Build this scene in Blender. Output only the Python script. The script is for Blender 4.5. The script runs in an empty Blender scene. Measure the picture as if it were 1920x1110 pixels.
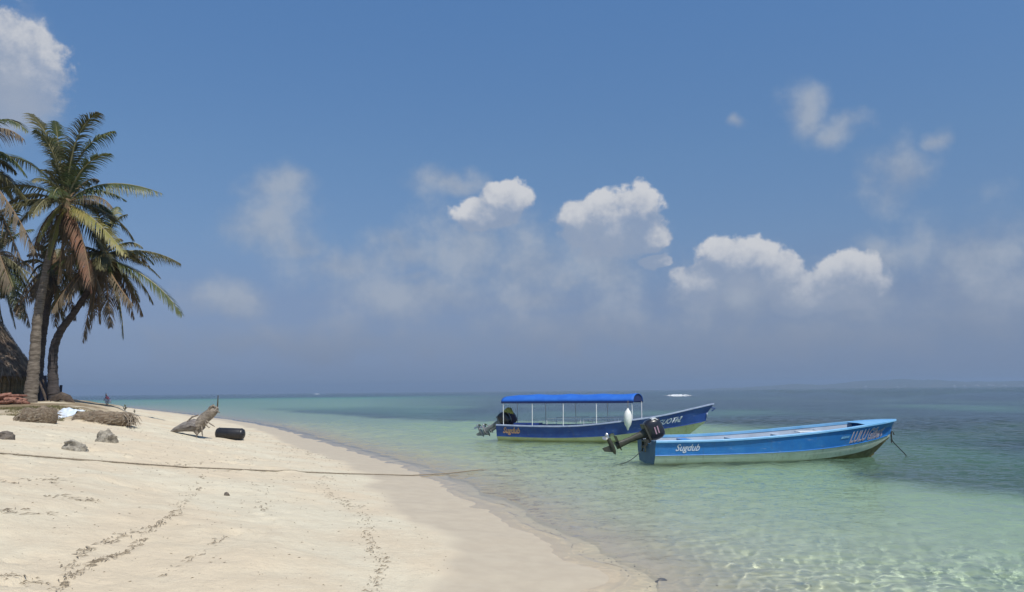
import bpy, bmesh, math, random
import numpy as np
from mathutils import Matrix, Vector

S = bpy.context.scene
COL = S.collection
random.seed(7)
RNG = np.random.default_rng(11)

# ---------------------------------------------------------------- camera
PITCH, ROLL, EYE, FPX = math.radians(6.77), math.radians(0.556), 2.2, 1500.0
FW = Vector((0, math.cos(PITCH), math.sin(PITCH)))
UP0 = Vector((0, -math.sin(PITCH), math.cos(PITCH)))
RT0 = Vector((1, 0, 0))
RT = math.cos(ROLL) * RT0 - math.sin(ROLL) * UP0
UP = math.sin(ROLL) * RT0 + math.cos(ROLL) * UP0
cam = bpy.data.objects.new('camera', bpy.data.cameras.new('camera'))
COL.objects.link(cam)
cam.matrix_world = Matrix(((RT.x, UP.x, -FW.x, 0), (RT.y, UP.y, -FW.y, 0), (RT.z, UP.z, -FW.z, EYE), (0, 0, 0, 1)))
cam.data.lens = FPX / 1920 * 36
cam.data.clip_end = 30000
S.camera = cam


def ray(x, y):
    """direction, seen from the eye, of a point measured on the photograph (1920 wide)"""
    return (FW + RT * ((x - 960) / FPX) - UP * ((y - 555) / FPX))


def at(x, y, Y):
    """world point at ground distance Y in that direction"""
    d = ray(x, y)
    return Vector((0, 0, EYE)) + d * (Y / d.y)


# ---------------------------------------------------------------- sky and sun
SUN = Vector((0.30, -0.42, 0.86)).normalized()
W = bpy.data.worlds.new('World'); S.world = W; W.use_nodes = True


class NT:
    def __init__(s, tree): s.t = tree
    def n(s, typ, **kw):
        nd = s.t.nodes.new(typ)
        for k, v in kw.items():
            if k.startswith('i_'):
                nd.inputs[int(k[2:])].default_value = v
            else:
                setattr(nd, k, v)
        return nd
    def l(s, a, b): s.t.links.new(a, b)
    def math(s, op, a, b=None, clamp=False):
        nd = s.n('ShaderNodeMath', operation=op, use_clamp=clamp)
        for i, v in enumerate((a, b)):
            if v is None: continue
            if isinstance(v, (int, float)): nd.inputs[i].default_value = v
            else: s.l(v, nd.inputs[i])
        return nd.outputs[0]
    def vmath(s, op, a, b=None):
        nd = s.n('ShaderNodeVectorMath', operation=op)
        for i, v in enumerate((a, b)):
            if v is None: continue
            if isinstance(v, (tuple, list)): nd.inputs[i].default_value = v
            else: s.l(v, nd.inputs[i])
        return nd.outputs['Value'] if op in ('LENGTH', 'DISTANCE', 'DOT_PRODUCT') else nd.outputs[0]
    def mr(s, v, a, b, c=0.0, d=1.0, smooth=True):
        nd = s.n('ShaderNodeMapRange', interpolation_type='SMOOTHSTEP' if smooth else 'LINEAR')
        s.l(v, nd.inputs['Value'])
        for k, x in zip(('From Min', 'From Max', 'To Min', 'To Max'), (a, b, c, d)): nd.inputs[k].default_value = x
        return nd.outputs[0]
    def mix(s, f, a, b):
        nd = s.n('ShaderNodeMix', data_type='RGBA')
        for i, v in ((0, f), (6, a), (7, b)):
            if isinstance(v, (int, float)): nd.inputs[i].default_value = v
            elif isinstance(v, (tuple, list)): nd.inputs[i].default_value = (*v[:3], 1)
            else: s.l(v, nd.inputs[i])
        return nd.outputs[2]
    def noise(s, vec, scale, detail=3, rough=.5, dim='3D'):
        nd = s.n('ShaderNodeTexNoise', noise_dimensions=dim)
        if vec is not None: s.l(vec, nd.inputs['Vector'])
        nd.inputs['Scale'].default_value = scale; nd.inputs['Detail'].default_value = detail
        nd.inputs['Roughness'].default_value = rough
        return nd.outputs[0]


w = NT(W.node_tree)
bg = W.node_tree.nodes['Background']
sky = w.n('ShaderNodeTexSky', sky_type='NISHITA', sun_disc=False)
sky.sun_elevation = math.asin(SUN.z); sky.sun_rotation = math.atan2(SUN.x, SUN.y); sky.dust_density = .3
dirv = w.n('ShaderNodeTexCoord').outputs['Generated']
sep = w.n('ShaderNodeSeparateXYZ'); w.l(dirv, sep.inputs[0])
# mirror the sky below the horizon so that the sliver past the sea's edge stays sky coloured
zabs = w.math('ABSOLUTE', sep.outputs[2])
cmb = w.n('ShaderNodeCombineXYZ'); w.l(sep.outputs[0], cmb.inputs[0]); w.l(sep.outputs[1], cmb.inputs[1])
w.l(w.math('MAXIMUM', zabs, 0.003), cmb.inputs[2]); w.l(cmb.outputs[0], sky.inputs[0])
ramp = w.n('ShaderNodeValToRGB'); cr = ramp.color_ramp
pts = [(0, (.335, .48, .98)), (.0244, (.355, .462, .89)), (.061, (.466, .520, .81)), (.111, (.63, .645, .85)),
       (.186, (.76, .87, 1.05)), (.281, (.85, 1.06, 1.25)), (.451, (.93, 1.30, 1.60)), (1.0, (.90, 1.30, 1.65))]
cr.elements[0].position = 0; cr.elements[1].position = 1
for i, (p, c) in enumerate(pts):
    e = cr.elements[0] if i == 0 else (cr.elements[-1] if i == len(pts) - 1 else cr.elements.new(p))
    e.color = (c[0] / 2, c[1] / 2, c[2] / 2, 1)
w.l(zabs, ramp.inputs[0])
SKYSTR = .08
tint = w.vmath('MULTIPLY', sky.outputs[0], ramp.outputs[0])
tint = w.vmath('MULTIPLY', tint, (2 * SKYSTR,) * 3)
# cloud directions: azimuth and elevation in radians
az = w.math('ARCTAN2', sep.outputs[0], sep.outputs[1]); el = w.math('ARCSINE', zabs)
cv = w.n('ShaderNodeCombineXYZ'); w.l(az, cv.inputs[0]); w.l(el, cv.inputs[1])


def azel(x, y):
    d = ray(x, y).normalized(); return math.atan2(d.x, d.y), math.asin(d.z)


def cloud_group(name, blobs, warp, wscale, edge, escale):
    g = bpy.data.node_groups.new(name, 'ShaderNodeTree')
    g.interface.new_socket('Vector', in_out='INPUT', socket_type='NodeSocketVector')
    g.interface.new_socket('Density', in_out='OUTPUT', socket_type='NodeSocketFloat')
    q = NT(g); gi = q.n('NodeGroupInput'); go = q.n('NodeGroupOutput'); v = gi.outputs[0]
    nz = q.n('ShaderNodeTexNoise'); q.l(v, nz.inputs['Vector']); nz.inputs['Scale'].default_value = wscale; nz.inputs['Detail'].default_value = 3
    off = q.vmath('MULTIPLY', q.vmath('SUBTRACT', nz.outputs['Color'], (.5, .5, .5)), (warp, warp, 0))
    v2 = q.vmath('ADD', v, off); acc = None
    for (x, y, rx, ry) in blobs:
        a, e = azel(x, y)
        u = q.vmath('MULTIPLY', q.vmath('SUBTRACT', v2, (a, e, 0)), (FPX / rx, FPX / ry, 0))
        f = q.math('SUBTRACT', 1.0, q.vmath('LENGTH', u))
        if acc is None: acc = f
        else:
            nd = q.n('ShaderNodeMath', operation='SMOOTH_MAX'); q.l(acc, nd.inputs[0]); q.l(f, nd.inputs[1]); nd.inputs[2].default_value = .25
            acc = nd.outputs[0]
    fb = q.math('MULTIPLY', q.math('SUBTRACT', q.noise(v, escale, 7, .62), .5), edge)
    q.l(q.math('ADD', acc, fb), go.inputs[0])
    return g


CRISP = [(1150, 425, 112, 66), (1092, 405, 50, 38), (1125, 388, 44, 36), (1195, 392, 52, 46), (1226, 446, 36, 28), (1228, 492, 34, 16),
         (1385, 490, 84, 56), (1350, 472, 40, 34), (1420, 474, 46, 38), (1450, 515, 60, 46), (1500, 552, 66, 40), (1318, 532, 70, 40),
         (1600, 512, 62, 48), (1566, 545, 78, 42), (952, 376, 56, 42), (908, 402, 74, 32),
         (-5, 125, 112, 100), (48, 130, 60, 62)]
SOFT = [(1045, 518, 60, 46), (1060, 530, 40, 24), (775, 522, 50, 26), (735, 450, 70, 34), (1000, 560, 160, 60), (525, 355, 95, 50), (500, 420, 110, 85), (560, 450, 90, 50), (430, 562, 120, 50), (760, 470, 130, 70), (845, 332, 95, 36), (660, 500, 150, 70), (880, 480, 160, 130),
        (990, 500, 150, 150), (800, 560, 260, 80), (1130, 500, 150, 130), (1400, 580, 240, 110), (1600, 570, 160, 110), (1100, 620, 400, 70), (1500, 640, 420, 70),
        (1512, 215, 62, 66), (1560, 252, 60, 40), (1680, 325, 85, 70), (1760, 265, 36, 26), (1390, 240, 26, 22), (1820, 480, 130, 110), (1815, 570, 180, 110), (1660, 480, 90, 60),
        (10, 150, 120, 100), (600, 640, 420, 60)]
gc = cloud_group('cloud_crisp', CRISP, .030, 26, .75, 48)
gs = cloud_group('cloud_soft', SOFT, .075, 12, 1.7, 15)


def use(g, vec):
    nd = w.n('ShaderNodeGroup'); nd.node_tree = g; w.l(vec, nd.inputs[0]); return nd.outputs[0]


D0 = use(gc, cv.outputs[0])
D1 = use(gc, w.vmath('ADD', cv.outputs[0], (0.006, 0.027, 0)))
S0 = use(gs, cv.outputs[0])
# thin streaks of the same cloud all round the horizon
gen = w.noise(w.vmath('MULTIPLY', dirv, (1, 1, 3.2)), 3.1, 7, .6)
gen = w.math('MULTIPLY', w.mr(gen, .52, .75), w.mr(zabs, .02, .10)); gen = w.math('MULTIPLY', gen, w.mr(zabs, .30, .55, 1, 0))
gen = w.math('MULTIPLY', gen, w.mr(w.math('ABSOLUTE', az), .62, .9))
softa = w.math('MULTIPLY', w.mr(S0, -.05, 1.05), .74)
softn = w.mr(w.noise(cv.outputs[0], 15, 7, .56), .34, .68)
softa = w.math('MAXIMUM', softa, w.math('MULTIPLY', gen, .7))
low = w.math('MULTIPLY', w.mr(el, .03, .13, 0.0, 1.0), w.math('ADD', .5, w.math('MULTIPLY', softn, .6)))
softa = w.math('MULTIPLY', softa, w.math('ADD', .86, w.math('MULTIPLY', softn, .22)))
softcol = w.mix(low, (.222, .272, .375), (.385, .435, .515))
c1 = w.mix(softa, tint, softcol)
ca = w.mr(D0, -.02, .22)
ca = w.math('MULTIPLY', ca, w.mr(el, .07, .17, .45, 1.0))
rim = w.math('MULTIPLY', w.math('SUBTRACT', D0, D1), 1.05)
rim = w.math('MULTIPLY', rim, w.mr(D0, .25, .95, 1.0, .45))
fine = w.math('MULTIPLY', w.math('SUBTRACT', w.noise(cv.outputs[0], 58, 7, .60), .5), .8)
lit = w.math('ADD', w.math('ADD', rim, fine), .16, True)
litp = w.mr(lit, .02, 1.05)
cc = w.mix(litp, (.31, .365, .475), (.64, .65, .675))
# body of a cumulus melts into the haze, its lit crest stays solid
ca = w.math('MULTIPLY', ca, w.mr(litp, 0, .7, .62, .95))
c2 = w.mix(ca, c1, cc)
w.l(c2, bg.inputs[0]); bg.inputs[1].default_value = 1.0
W.cycles.sampling_method = 'MANUAL'; W.cycles.sample_map_resolution = 512

su = bpy.data.objects.new('sun', bpy.data.lights.new('sun', 'SUN')); COL.objects.link(su)
su.data.energy = 4.5; su.data.angle = math.radians(.5); su.data.color = (1, .955, .88)
su.rotation_euler = SUN.to_track_quat('Z', 'Y').to_euler(); su.data.cycles.is_caustics_light = True
S.view_settings.view_transform = 'Standard'; S.view_settings.look = 'None'
S.view_settings.exposure = 0; S.view_settings.gamma = 1; S.view_settings.use_curve_mapping = False
cy = S.cycles
cy.max_bounces = 10; cy.diffuse_bounces = 3; cy.glossy_bounces = 3; cy.transmission_bounces = 6; cy.transparent_max_bounces = 12; cy.volume_bounces = 0
cy.sample_clamp_indirect = 4; cy.sample_clamp_direct = 20

# ---------------------------------------------------------------- helpers


def tag(o, label=None, cat=None, group=None, kind=None):
    for k, v in (('label', label), ('category', cat), ('group', group), ('kind', kind)):
        if v: o[k] = v
    return o


def link(name, me, mat=None, parent=None, caust=False):
    o = bpy.data.objects.new(name, me); COL.objects.link(o)
    if mat is not None and me is not None:
        for m in (mat if isinstance(mat, (list, tuple)) else [mat]): me.materials.append(m)
    if parent is not None: o.parent = parent
    if caust: o.cycles.is_caustics_receiver = True
    return o


def empty(name, loc=(0, 0, 0), rot=(0, 0, 0)):
    o = bpy.data.objects.new(name, None); COL.objects.link(o); o.location = loc; o.rotation_euler = rot
    o.empty_display_size = .2
    return o


def mesh_np(name, co, quads, smooth=True):
    me = bpy.data.meshes.new(name); n, m = len(co), len(quads); k = quads.shape[1]
    me.vertices.add(n); me.vertices.foreach_set('co', np.ascontiguousarray(co, dtype=np.float32).ravel())
    me.loops.add(m * k); me.loops.foreach_set('vertex_index', np.ascontiguousarray(quads, dtype=np.int32).ravel())
    me.polygons.add(m); me.polygons.foreach_set('loop_start', np.arange(0, m * k, k, dtype=np.int32))
    me.polygons.foreach_set('loop_total', np.full(m, k, dtype=np.int32))
    me.polygons.foreach_set('use_smooth', np.full(m, smooth)); me.update(calc_edges=True); me.validate(); return me


class MB:
    """collects geometry into one mesh"""
    def __init__(s): s.v = []; s.f = []; s.m = []
    def add(s, vs, fs, m=0):
        o = len(s.v); s.v += [tuple(p) for p in vs]; s.f += [tuple(o + i for i in f) for f in fs]; s.m += [m] * len(fs)
    def box(s, c, size, rot=None, m=0):
        hx, hy, hz = (k / 2 for k in size); c = Vector(c)
        vs = [Vector((x, y, z)) for x in (-hx, hx) for y in (-hy, hy) for z in (-hz, hz)]
        if rot is not None: vs = [rot @ p for p in vs]
        s.add([c + p for p in vs], [(0, 1, 3, 2), (4, 6, 7, 5), (0, 4, 5, 1), (2, 3, 7, 6), (0, 2, 6, 4), (1, 5, 7, 3)], m)
    def tube(s, pts, rad, n=8, m=0, cap=True, squash=1.0, jit=0.0, seed=0):
        rr = random.Random(seed); pts = [Vector(p) for p in pts]; k = len(pts)
        if isinstance(rad, (int, float)): rad = [rad] * k
        vs = []; up = None
        for i, p in enumerate(pts):
            t = (pts[min(i + 1, k - 1)] - pts[max(i - 1, 0)]).normalized()
            if up is None:
                up = Vector((0, 0, 1)) if abs(t.z) < .9 else Vector((1, 0, 0))
            sd = t.cross(up).normalized(); up = sd.cross(t).normalized()
            for j in range(n):
                a = 2 * math.pi * j / n; r = rad[i] * (1 + jit * (rr.random() - .5))
                vs.append(p + sd * math.cos(a) * r + up * math.sin(a) * r * squash)
        fs = [(i * n + j, i * n + (j + 1) % n, (i + 1) * n + (j + 1) % n, (i + 1) * n + j) for i in range(k - 1) for j in range(n)]
        if cap: fs += [tuple(range(n - 1, -1, -1)), tuple((k - 1) * n + j for j in range(n))]
        s.add(vs, fs, m)
    def lathe(s, prof, n=16, axis='Z', origin=(0, 0, 0), m=0):
        """profile of (radius, height)"""
        vs = []
        for r, h in prof:
            for j in range(n):
                a = 2 * math.pi * j / n; p = (r * math.cos(a), r * math.sin(a), h)
                if axis == 'X': p = (p[2], p[0], p[1])
                if axis == 'Y': p = (p[1], p[2], p[0])
                vs.append(Vector(p) + Vector(origin))
        k = len(prof)
        fs = [(i * n + j, i * n + (j + 1) % n, (i + 1) * n + (j + 1) % n, (i + 1) * n + j) for i in range(k - 1) for j in range(n)]
        fs += [tuple(range(n - 1, -1, -1)), tuple((k - 1) * n + j for j in range(n))]
        s.add(vs, fs, m)
    def build(s, name, mat, parent=None, smooth=True, caust=False):
        me = bpy.data.meshes.new(name); me.from_pydata(s.v, [], s.f); me.update()
        bm = bmesh.new(); bm.from_mesh(me); bmesh.ops.recalc_face_normals(bm, faces=bm.faces); bm.to_mesh(me); bm.free()
        if smooth: me.polygons.foreach_set('use_smooth', [True] * len(me.polygons))
        o = link(name, me, mat, parent, caust)
        if isinstance(mat, (list, tuple)): me.polygons.foreach_set('material_index', s.m)
        if smooth and len(me.polygons): me.set_sharp_from_angle(angle=math.radians(38))
        return o


def hsh(ix, iy, seed):
    h = (ix * 374761393 + iy * 668265263 + seed * 974711) & 0x7fffffff
    h = ((h ^ (h >> 13)) * 1274126177) & 0x7fffffff
    return ((h ^ (h >> 16)) & 0xffff) / 65535.0


def vnoise(x, y, seed=0):
    ix = np.floor(x).astype(np.int64); iy = np.floor(y).astype(np.int64); fx = x - ix; fy = y - iy
    fx = fx * fx * fx * (fx * (fx * 6 - 15) + 10); fy = fy * fy * fy * (fy * (fy * 6 - 15) + 10)
    a = hsh(ix, iy, seed); b = hsh(ix + 1, iy, seed); c = hsh(ix, iy + 1, seed); d = hsh(ix + 1, iy + 1, seed)
    return (a + (b - a) * fx) * (1 - fy) + (c + (d - c) * fx) * fy - .5


def fbm(x, y, oct=4, seed=0, gain=.5):
    z = 0; a = 1
    for k in range(oct):
        z = z + a * vnoise(x * 2 ** k + 17.3 * k, y * 2 ** k - 9.1 * k, seed + k); a *= gain
    return z


def mat(name, col, rough=.6, col2=None, nscale=6, bump=0, bscale=30, metal=0, spec=.5, transl=0, coat=0, detail=4, aniso=(1, 1, 1), thr=(.35, .65), bdist=.02):
    m = bpy.data.materials.new(name); m.use_nodes = True; q = NT(m.node_tree); p = m.node_tree.nodes['Principled BSDF']
    p.inputs['Roughness'].default_value = rough; p.inputs['Metallic'].default_value = metal; p.inputs['Specular IOR Level'].default_value = spec
    p.inputs['Coat Weight'].default_value = coat
    p.inputs['Base Color'].default_value = (*col, 1)
    oc = q.n('ShaderNodeTexCoord').outputs['Object']
    oc = q.vmath('MULTIPLY', oc, aniso)
    if col2 is not None:
        f = q.mr(q.noise(oc, nscale, detail, .6), *thr)
        c = q.mix(f, col, col2); q.l(c, p.inputs['Base Color'])
    if bump:
        b = q.n('ShaderNodeBump'); b.inputs['Strength'].default_value = bump; b.inputs['Distance'].default_value = bdist
        q.l(q.noise(oc, bscale, 5, .6), b.inputs['Height']); q.l(b.outputs[0], p.inputs['Normal'])
    if transl:
        tr = q.n('ShaderNodeBsdfTranslucent'); tr.inputs[0].default_value = (*col, 1)
        if col2 is not None: q.l(c, tr.inputs[0])
        mx = q.n('ShaderNodeMixShader'); mx.inputs[0].default_value = transl; q.l(p.outputs[0], mx.inputs[1]); q.l(tr.outputs[0], mx.inputs[2])
        q.l(mx.outputs[0], m.node_tree.nodes['Material Output'].inputs['Surface'])
    return m


# ---------------------------------------------------------------- terrain
SHORE_PX = [(1126, 1110), (1098, 1070), (1050, 1030), (1004, 1004), (945, 978), (890, 946), (838, 915), (800, 894), (752, 874), (700, 858), (650, 843), (600, 828),
            (550, 812), (505, 800), (470, 793), (430, 787), (380, 780), (330, 774), (285, 769)]


def on_plane(x, y, z=0.0):
    d = ray(x, y); t = (z - EYE) / d.z; return (d.x * t, d.y * t)


SHORE = [(7.5, -40), (4.6, -10), (3.3, 0), (2.1, 5)] + [on_plane(*p) for p in SHORE_PX]
SHORE += [(SHORE[-1][0] - 25, SHORE[-1][1] + 40), (SHORE[-1][0] - 90, SHORE[-1][1] + 75), (SHORE[-1][0] - 400, SHORE[-1][1] + 120)]
SHA = np.array(SHORE)


def sdist(x, y):
    """signed distance to the waterline, positive on land"""
    x = np.asarray(x, float); y = np.asarray(y, float); best = np.full(x.shape, 1e9); sg = np.ones(x.shape)
    for (ax, ay), (bx, by) in zip(SHA[:-1], SHA[1:]):
        dx, dy = bx - ax, by - ay; t = np.clip(((x - ax) * dx + (y - ay) * dy) / (dx * dx + dy * dy), 0, 1)
        ex, ey = x - (ax + t * dx), y - (ay + t * dy); d = np.hypot(ex, ey); cr_ = dx * ey - dy * ex
        m = d < best; best = np.where(m, d, best); sg = np.where(m, np.sign(cr_), sg)
    return best * sg


DARK_PX = [(1920, 940), (1760, 917), (1620, 893), (1560, 872), (1480, 830), (1350, 795), (1200, 790), (1000, 789), (820, 787), (700, 783), (600, 776), (420, 762), (100, 757)]
DARKP = np.array([(30, 5), (16, 12.5)] + [on_plane(*p) for p in DARK_PX])


def pdist(x, y, P):
    x = np.asarray(x, float); y = np.asarray(y, float); best = np.full(x.shape, 1e9); sg = np.ones(x.shape)
    for (ax, ay), (bx, by) in zip(P[:-1], P[1:]):
        dx, dy = bx - ax, by - ay; t = np.clip(((x - ax) * dx + (y - ay) * dy) / (dx * dx + dy * dy), 0, 1)
        ex, ey = x - (ax + t * dx), y - (ay + t * dy); d = np.hypot(ex, ey); cr_ = dx * ey - dy * ex
        m = d < best; best = np.where(m, d, best); sg = np.where(m, np.sign(cr_), sg)
    return best * sg


def platform(x, y):
    n = fbm(x * .5, y * .5, 3, 5) * 1.6
    a = (y - 27.8 + n) / 1.3; b = (-0.472 * y - x + n * .6) / 2.2
    t = np.clip(np.minimum(a, b), 0, 1); return t * t * (3 - 2 * t)


def base_z(x, y, s=None):
    if s is None: s = sdist(x, y)
    zl = np.interp(s, [0, .7, 1.6, 3, 5, 8, 11, 16, 40], [0, .035, .10, .27, .58, 1.12, 1.48, 1.62, 1.75])
    zw = np.interp(-s, [0, .6, 2, 4, 8, 14, 30, 60, 200], [0, -.05, -.22, -.42, -.70, -.88, -.98, -1.05, -1.45])
    z = np.where(s > 0, zl, zw)
    m = platform(x, y) * np.clip((s - 3) / 4, 0, 1); top = 1.66 + .020 * (y - 28).clip(0, 16) * np.clip((-.515 * y - x) / 1.6, 0, 1) - .05 * (y - 46).clip(0, 12) * np.clip((x + .60 * y) / 3, 0, 1)
    z = z + (np.maximum(np.minimum(z, 1.7), top) - z) * m
    dk = pdist(x, y, DARKP); deep = np.clip((-dk) / 6, 0, 1) * np.clip(-s / 4, 0, 1) if DK_SIGN < 0 else np.clip(dk / 6, 0, 1) * np.clip(-s / 4, 0, 1)
    r = np.hypot(x, y); deep = deep * np.clip((150 - r) / 60, .25, 1)
    return z - deep * .9 - np.clip((r - 260) / 300, 0, 1) * 4 * (s < 0)


DK_SIGN = 1
DK_SIGN = 1 if pdist(np.array([18.0]), np.array([25.0]), DARKP)[0] > 0 else -1


def sand_z(x, y):
    s = sdist(x, y)
    s = s + fbm(x * .9, y * .9, 3, 3) * .35 * np.clip(1 + s / 3, .3, 1)
    z = base_z(x, y, s)
    dry = np.clip((s - 1.8) / 2, 0, 1)
    z = z + dry * (fbm(x * .45, y * .45, 2, 21) * .10 + fbm(x * 2.1, y * 2.1, 3, 31) * .035)
    # trodden footprints
    f = vnoise(x * 4.3, y * 4.3, 77); pm = np.clip(fbm(x * .35, y * .35, 2, 9) * 2 + .45, 0, 1) * np.clip((s - 3) / 2, 0, 1)
    z = z - pm * np.clip(f - .14, 0, .2) * .26 + pm * np.clip(.06 - np.abs(f - .10), 0, 1) * .10
    wet = np.clip(-s / 3, 0, 1); z = z + wet * fbm(x * 1.3, y * 1.3, 3, 41) * .05
    return z


def tz(x, y): return float(sand_z(np.array([x]), np.array([y]))[0])


def on_sand(x, y, far=130):
    """where the view towards a measured point meets the ground"""
    d = ray(x, y).normalized(); t = np.concatenate([np.arange(4, 40, .1), np.arange(40, far, .5)])
    px, py, pz = d.x * t, d.y * t, EYE + d.z * t; g = np.maximum(sand_z(px, py), 0.0)
    i = int(np.argmax(pz < g)) if (pz < g).any() else len(t) - 1
    return Vector((px[i], py[i], float(g[i])))


def polar(rs, th):
    r, t = np.meshgrid(rs, th, indexing='ij'); x = r * np.sin(t); y = r * np.cos(t); n, m = r.shape
    i = (np.arange(n - 1)[:, None] * m + np.arange(m - 1)[None]).ravel()
    return x.ravel(), y.ravel(), np.stack([i, i + 1, i + m + 1, i + m], -1), r.ravel()


# ground sheet: sand, sea floor
rs = np.concatenate([[.02, .8, 1.6, 2.4, 3.2], np.arange(3.8, 24, .06), np.geomspace(24, 60, 190)[1:], np.geomspace(60, 9000, 130)[1:]])
th = np.concatenate([np.linspace(-1.75, -.72, 40)[:-1], np.linspace(-.72, .72, 560), np.linspace(.72, 1.75, 40)[1:]])
x, y, q, r = polar(rs, th)
z = sand_z(x, y)
me = mesh_np('ground', np.stack([x, y, z], -1), q)
sd_ = sdist(x, y); dk_ = pdist(x, y, DARKP) * DK_SIGN
n1 = fbm(x * .5, y * .5, 4, 61); n2 = fbm(x * .08, y * .05, 3, 71)
grass = np.clip((dk_ + n1 * 3.0) / 1.6, 0, 1) * np.clip((-sd_ - 3) / 3, 0, 1)
patch = np.clip((r - 95) / 40, 0, 1)                                # beyond the weed belt a pale reef flat on the left, mottled on the right
ang = np.arctan2(x, y)
pale = np.clip((.02 - ang) / .22, 0, 1) * patch
grass = grass * (1 - pale * .93) * np.clip(.85 + n2 * 1.0 + .35 * patch, .55, 1)
grass = np.maximum(grass, np.clip((r - 330) / 120, 0, 1))
soil = platform(x, y) * np.clip((sd_ - 3) / 4, 0, 1) * np.clip(.9 + n1 * 1.4, 0, 1)
wetf = np.clip((.135 - z + fbm(x * .8, y * .8, 3, 91) * .05) / .045, 0, 1)
wetf = np.clip(np.where(sd_ > 2.6, 0, wetf), 0, 1)
# drift lines of fine weed (wide soft trail of dirt)
at_ = me.attributes.new('zones', 'FLOAT_COLOR', 'POINT')
at_.data.foreach_set('color', np.stack([wetf, grass, soil, np.ones_like(x)], -1).astype(np.float32).ravel())

m = bpy.data.materials.new('sand'); m.use_nodes = True; q_ = NT(m.node_tree); p = m.node_tree.nodes['Principled BSDF']
geo = q_.n('ShaderNodeNewGeometry').outputs['Position']
za = q_.n('ShaderNodeAttribute'); za.attribute_name = 'zones'; sz = q_.n('ShaderNodeSeparateColor'); q_.l(za.outputs['Color'], sz.inputs[0])
big = q_.mr(q_.noise(geo, .35, 4, .6), .38, .62); mid = q_.mr(q_.noise(geo, 3.0, 5, .65), .35, .68); fin = q_.mr(q_.noise(geo, 90, 3, .7), .3, .7)
c = q_.mix(big, (.66, .60, .45), (.645, .54, .385)); c = q_.mix(q_.math('MULTIPLY', mid, .35), c, (.50, .42, .30))
c = q_.mix(q_.math('MULTIPLY', fin, .34), c, (.43, .36, .26))
spk = q_.mr(q_.noise(geo, 26, 2, .5), .70, .76); c = q_.mix(q_.math('MULTIPLY', spk, .75), c, (.25, .2, .14))
wetc = q_.mix(mid, (.47, .395, .285), (.51, .435, .315)); c = q_.mix(sz.outputs[0], c, wetc)
sx = q_.n('ShaderNodeSeparateXYZ'); q_.l(geo, sx.inputs[0]); c = q_.mix(q_.mr(sx.outputs[2], -.04, -.35), c, q_.mix(mid, (.46, .445, .33), (.52, .50, .375)))
gcol = q_.mix(q_.mr(q_.noise(geo, 1.1, 5, .7), .35, .6), (.026, .026, .036), (.062, .056, .060)); c = q_.mix(sz.outputs[1], c, gcol)
scol = q_.mix(mid, (.27, .20, .12), (.17, .13, .075)); c = q_.mix(sz.outputs[2], c, scol)
q_.l(c, p.inputs['Base Color']); q_.l(q_.mr(sz.outputs[0], 0, 1, .9, .55), p.inputs['Roughness']); p.inputs['Specular IOR Level'].default_value = .3
h = q_.math('ADD', q_.math('MULTIPLY', q_.noise(geo, 9, 6, .65), 1.0), q_.math('MULTIPLY', q_.noise(geo, 60, 3, .6), .25))
b = q_.n('ShaderNodeBump'); b.inputs['Distance'].default_value = .05; q_.l(h, b.inputs['Height'])
q_.l(q_.mr(sz.outputs[0], 0, .6, .75, .04), b.inputs['Strength']); q_.l(b.outputs[0], p.inputs['Normal'])
ground = link('ground', me, m, caust=True); tag(ground, 'pale sand beach sloping into the sea', kind='structure')

# ---------------------------------------------------------------- sea
FILM = .06
K = []
for i in range(110):
    L = .115 * 2 ** (RNG.random() * 4.4); a = RNG.normal(math.pi * .80, .75); k = 2 * math.pi / L
    K.append((L, k * math.cos(a), k * math.sin(a), RNG.random() * 6.283, .0034 * L ** .60))
rs = np.concatenate([np.arange(6, 16, .032), np.arange(16, 26, .05), np.geomspace(26, 60, 230)[1:], np.geomspace(60, 9000, 170)[1:]])
th = np.concatenate([np.linspace(-1.7, -.42, 90)[:-1], np.linspace(-.42, -.02, 150)[:-1], np.linspace(-.02, .64, 640), np.linspace(.64, 1.7, 40)[1:]])
x, y, q, r = polar(rs, th)
s = sdist(x, y) + fbm(x * .9, y * .9, 3, 3) * .35 * np.clip(1 + sdist(x, y) / 3, .3, 1)
depth = np.clip(-base_z(x, y, s), 0, 20)
z = np.zeros_like(x)
sp = np.maximum(r * .0018, np.interp(r, [6, 16, 26, 60, 9000], [.032, .05, .09, .3, 300]))
for (L, kx, ky, ph, A) in K:
    z += A * np.sin(kx * x + ky * y + ph) * np.clip((L / sp - 2.4) / 2, 0, 1)
gust = .75 + .9 * fbm(x * .12, y * .12, 2, 15)
damp = np.clip(depth / .22, .12, 1)
z *= damp * gust
# little swash wavelets that follow the shore
wob = fbm(x * .6, y * .6, 2, 8) * 1.4
z += .010 * np.exp(-((s + .25 + wob * .12) / .07) ** 2) + .012 * np.exp(-((s + 1.55 + wob * .55) / .14) ** 2) + .008 * np.exp(-((s + 2.7 + wob) / .2) ** 2)
EXT = np.array([.60, .045, .27])


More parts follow.
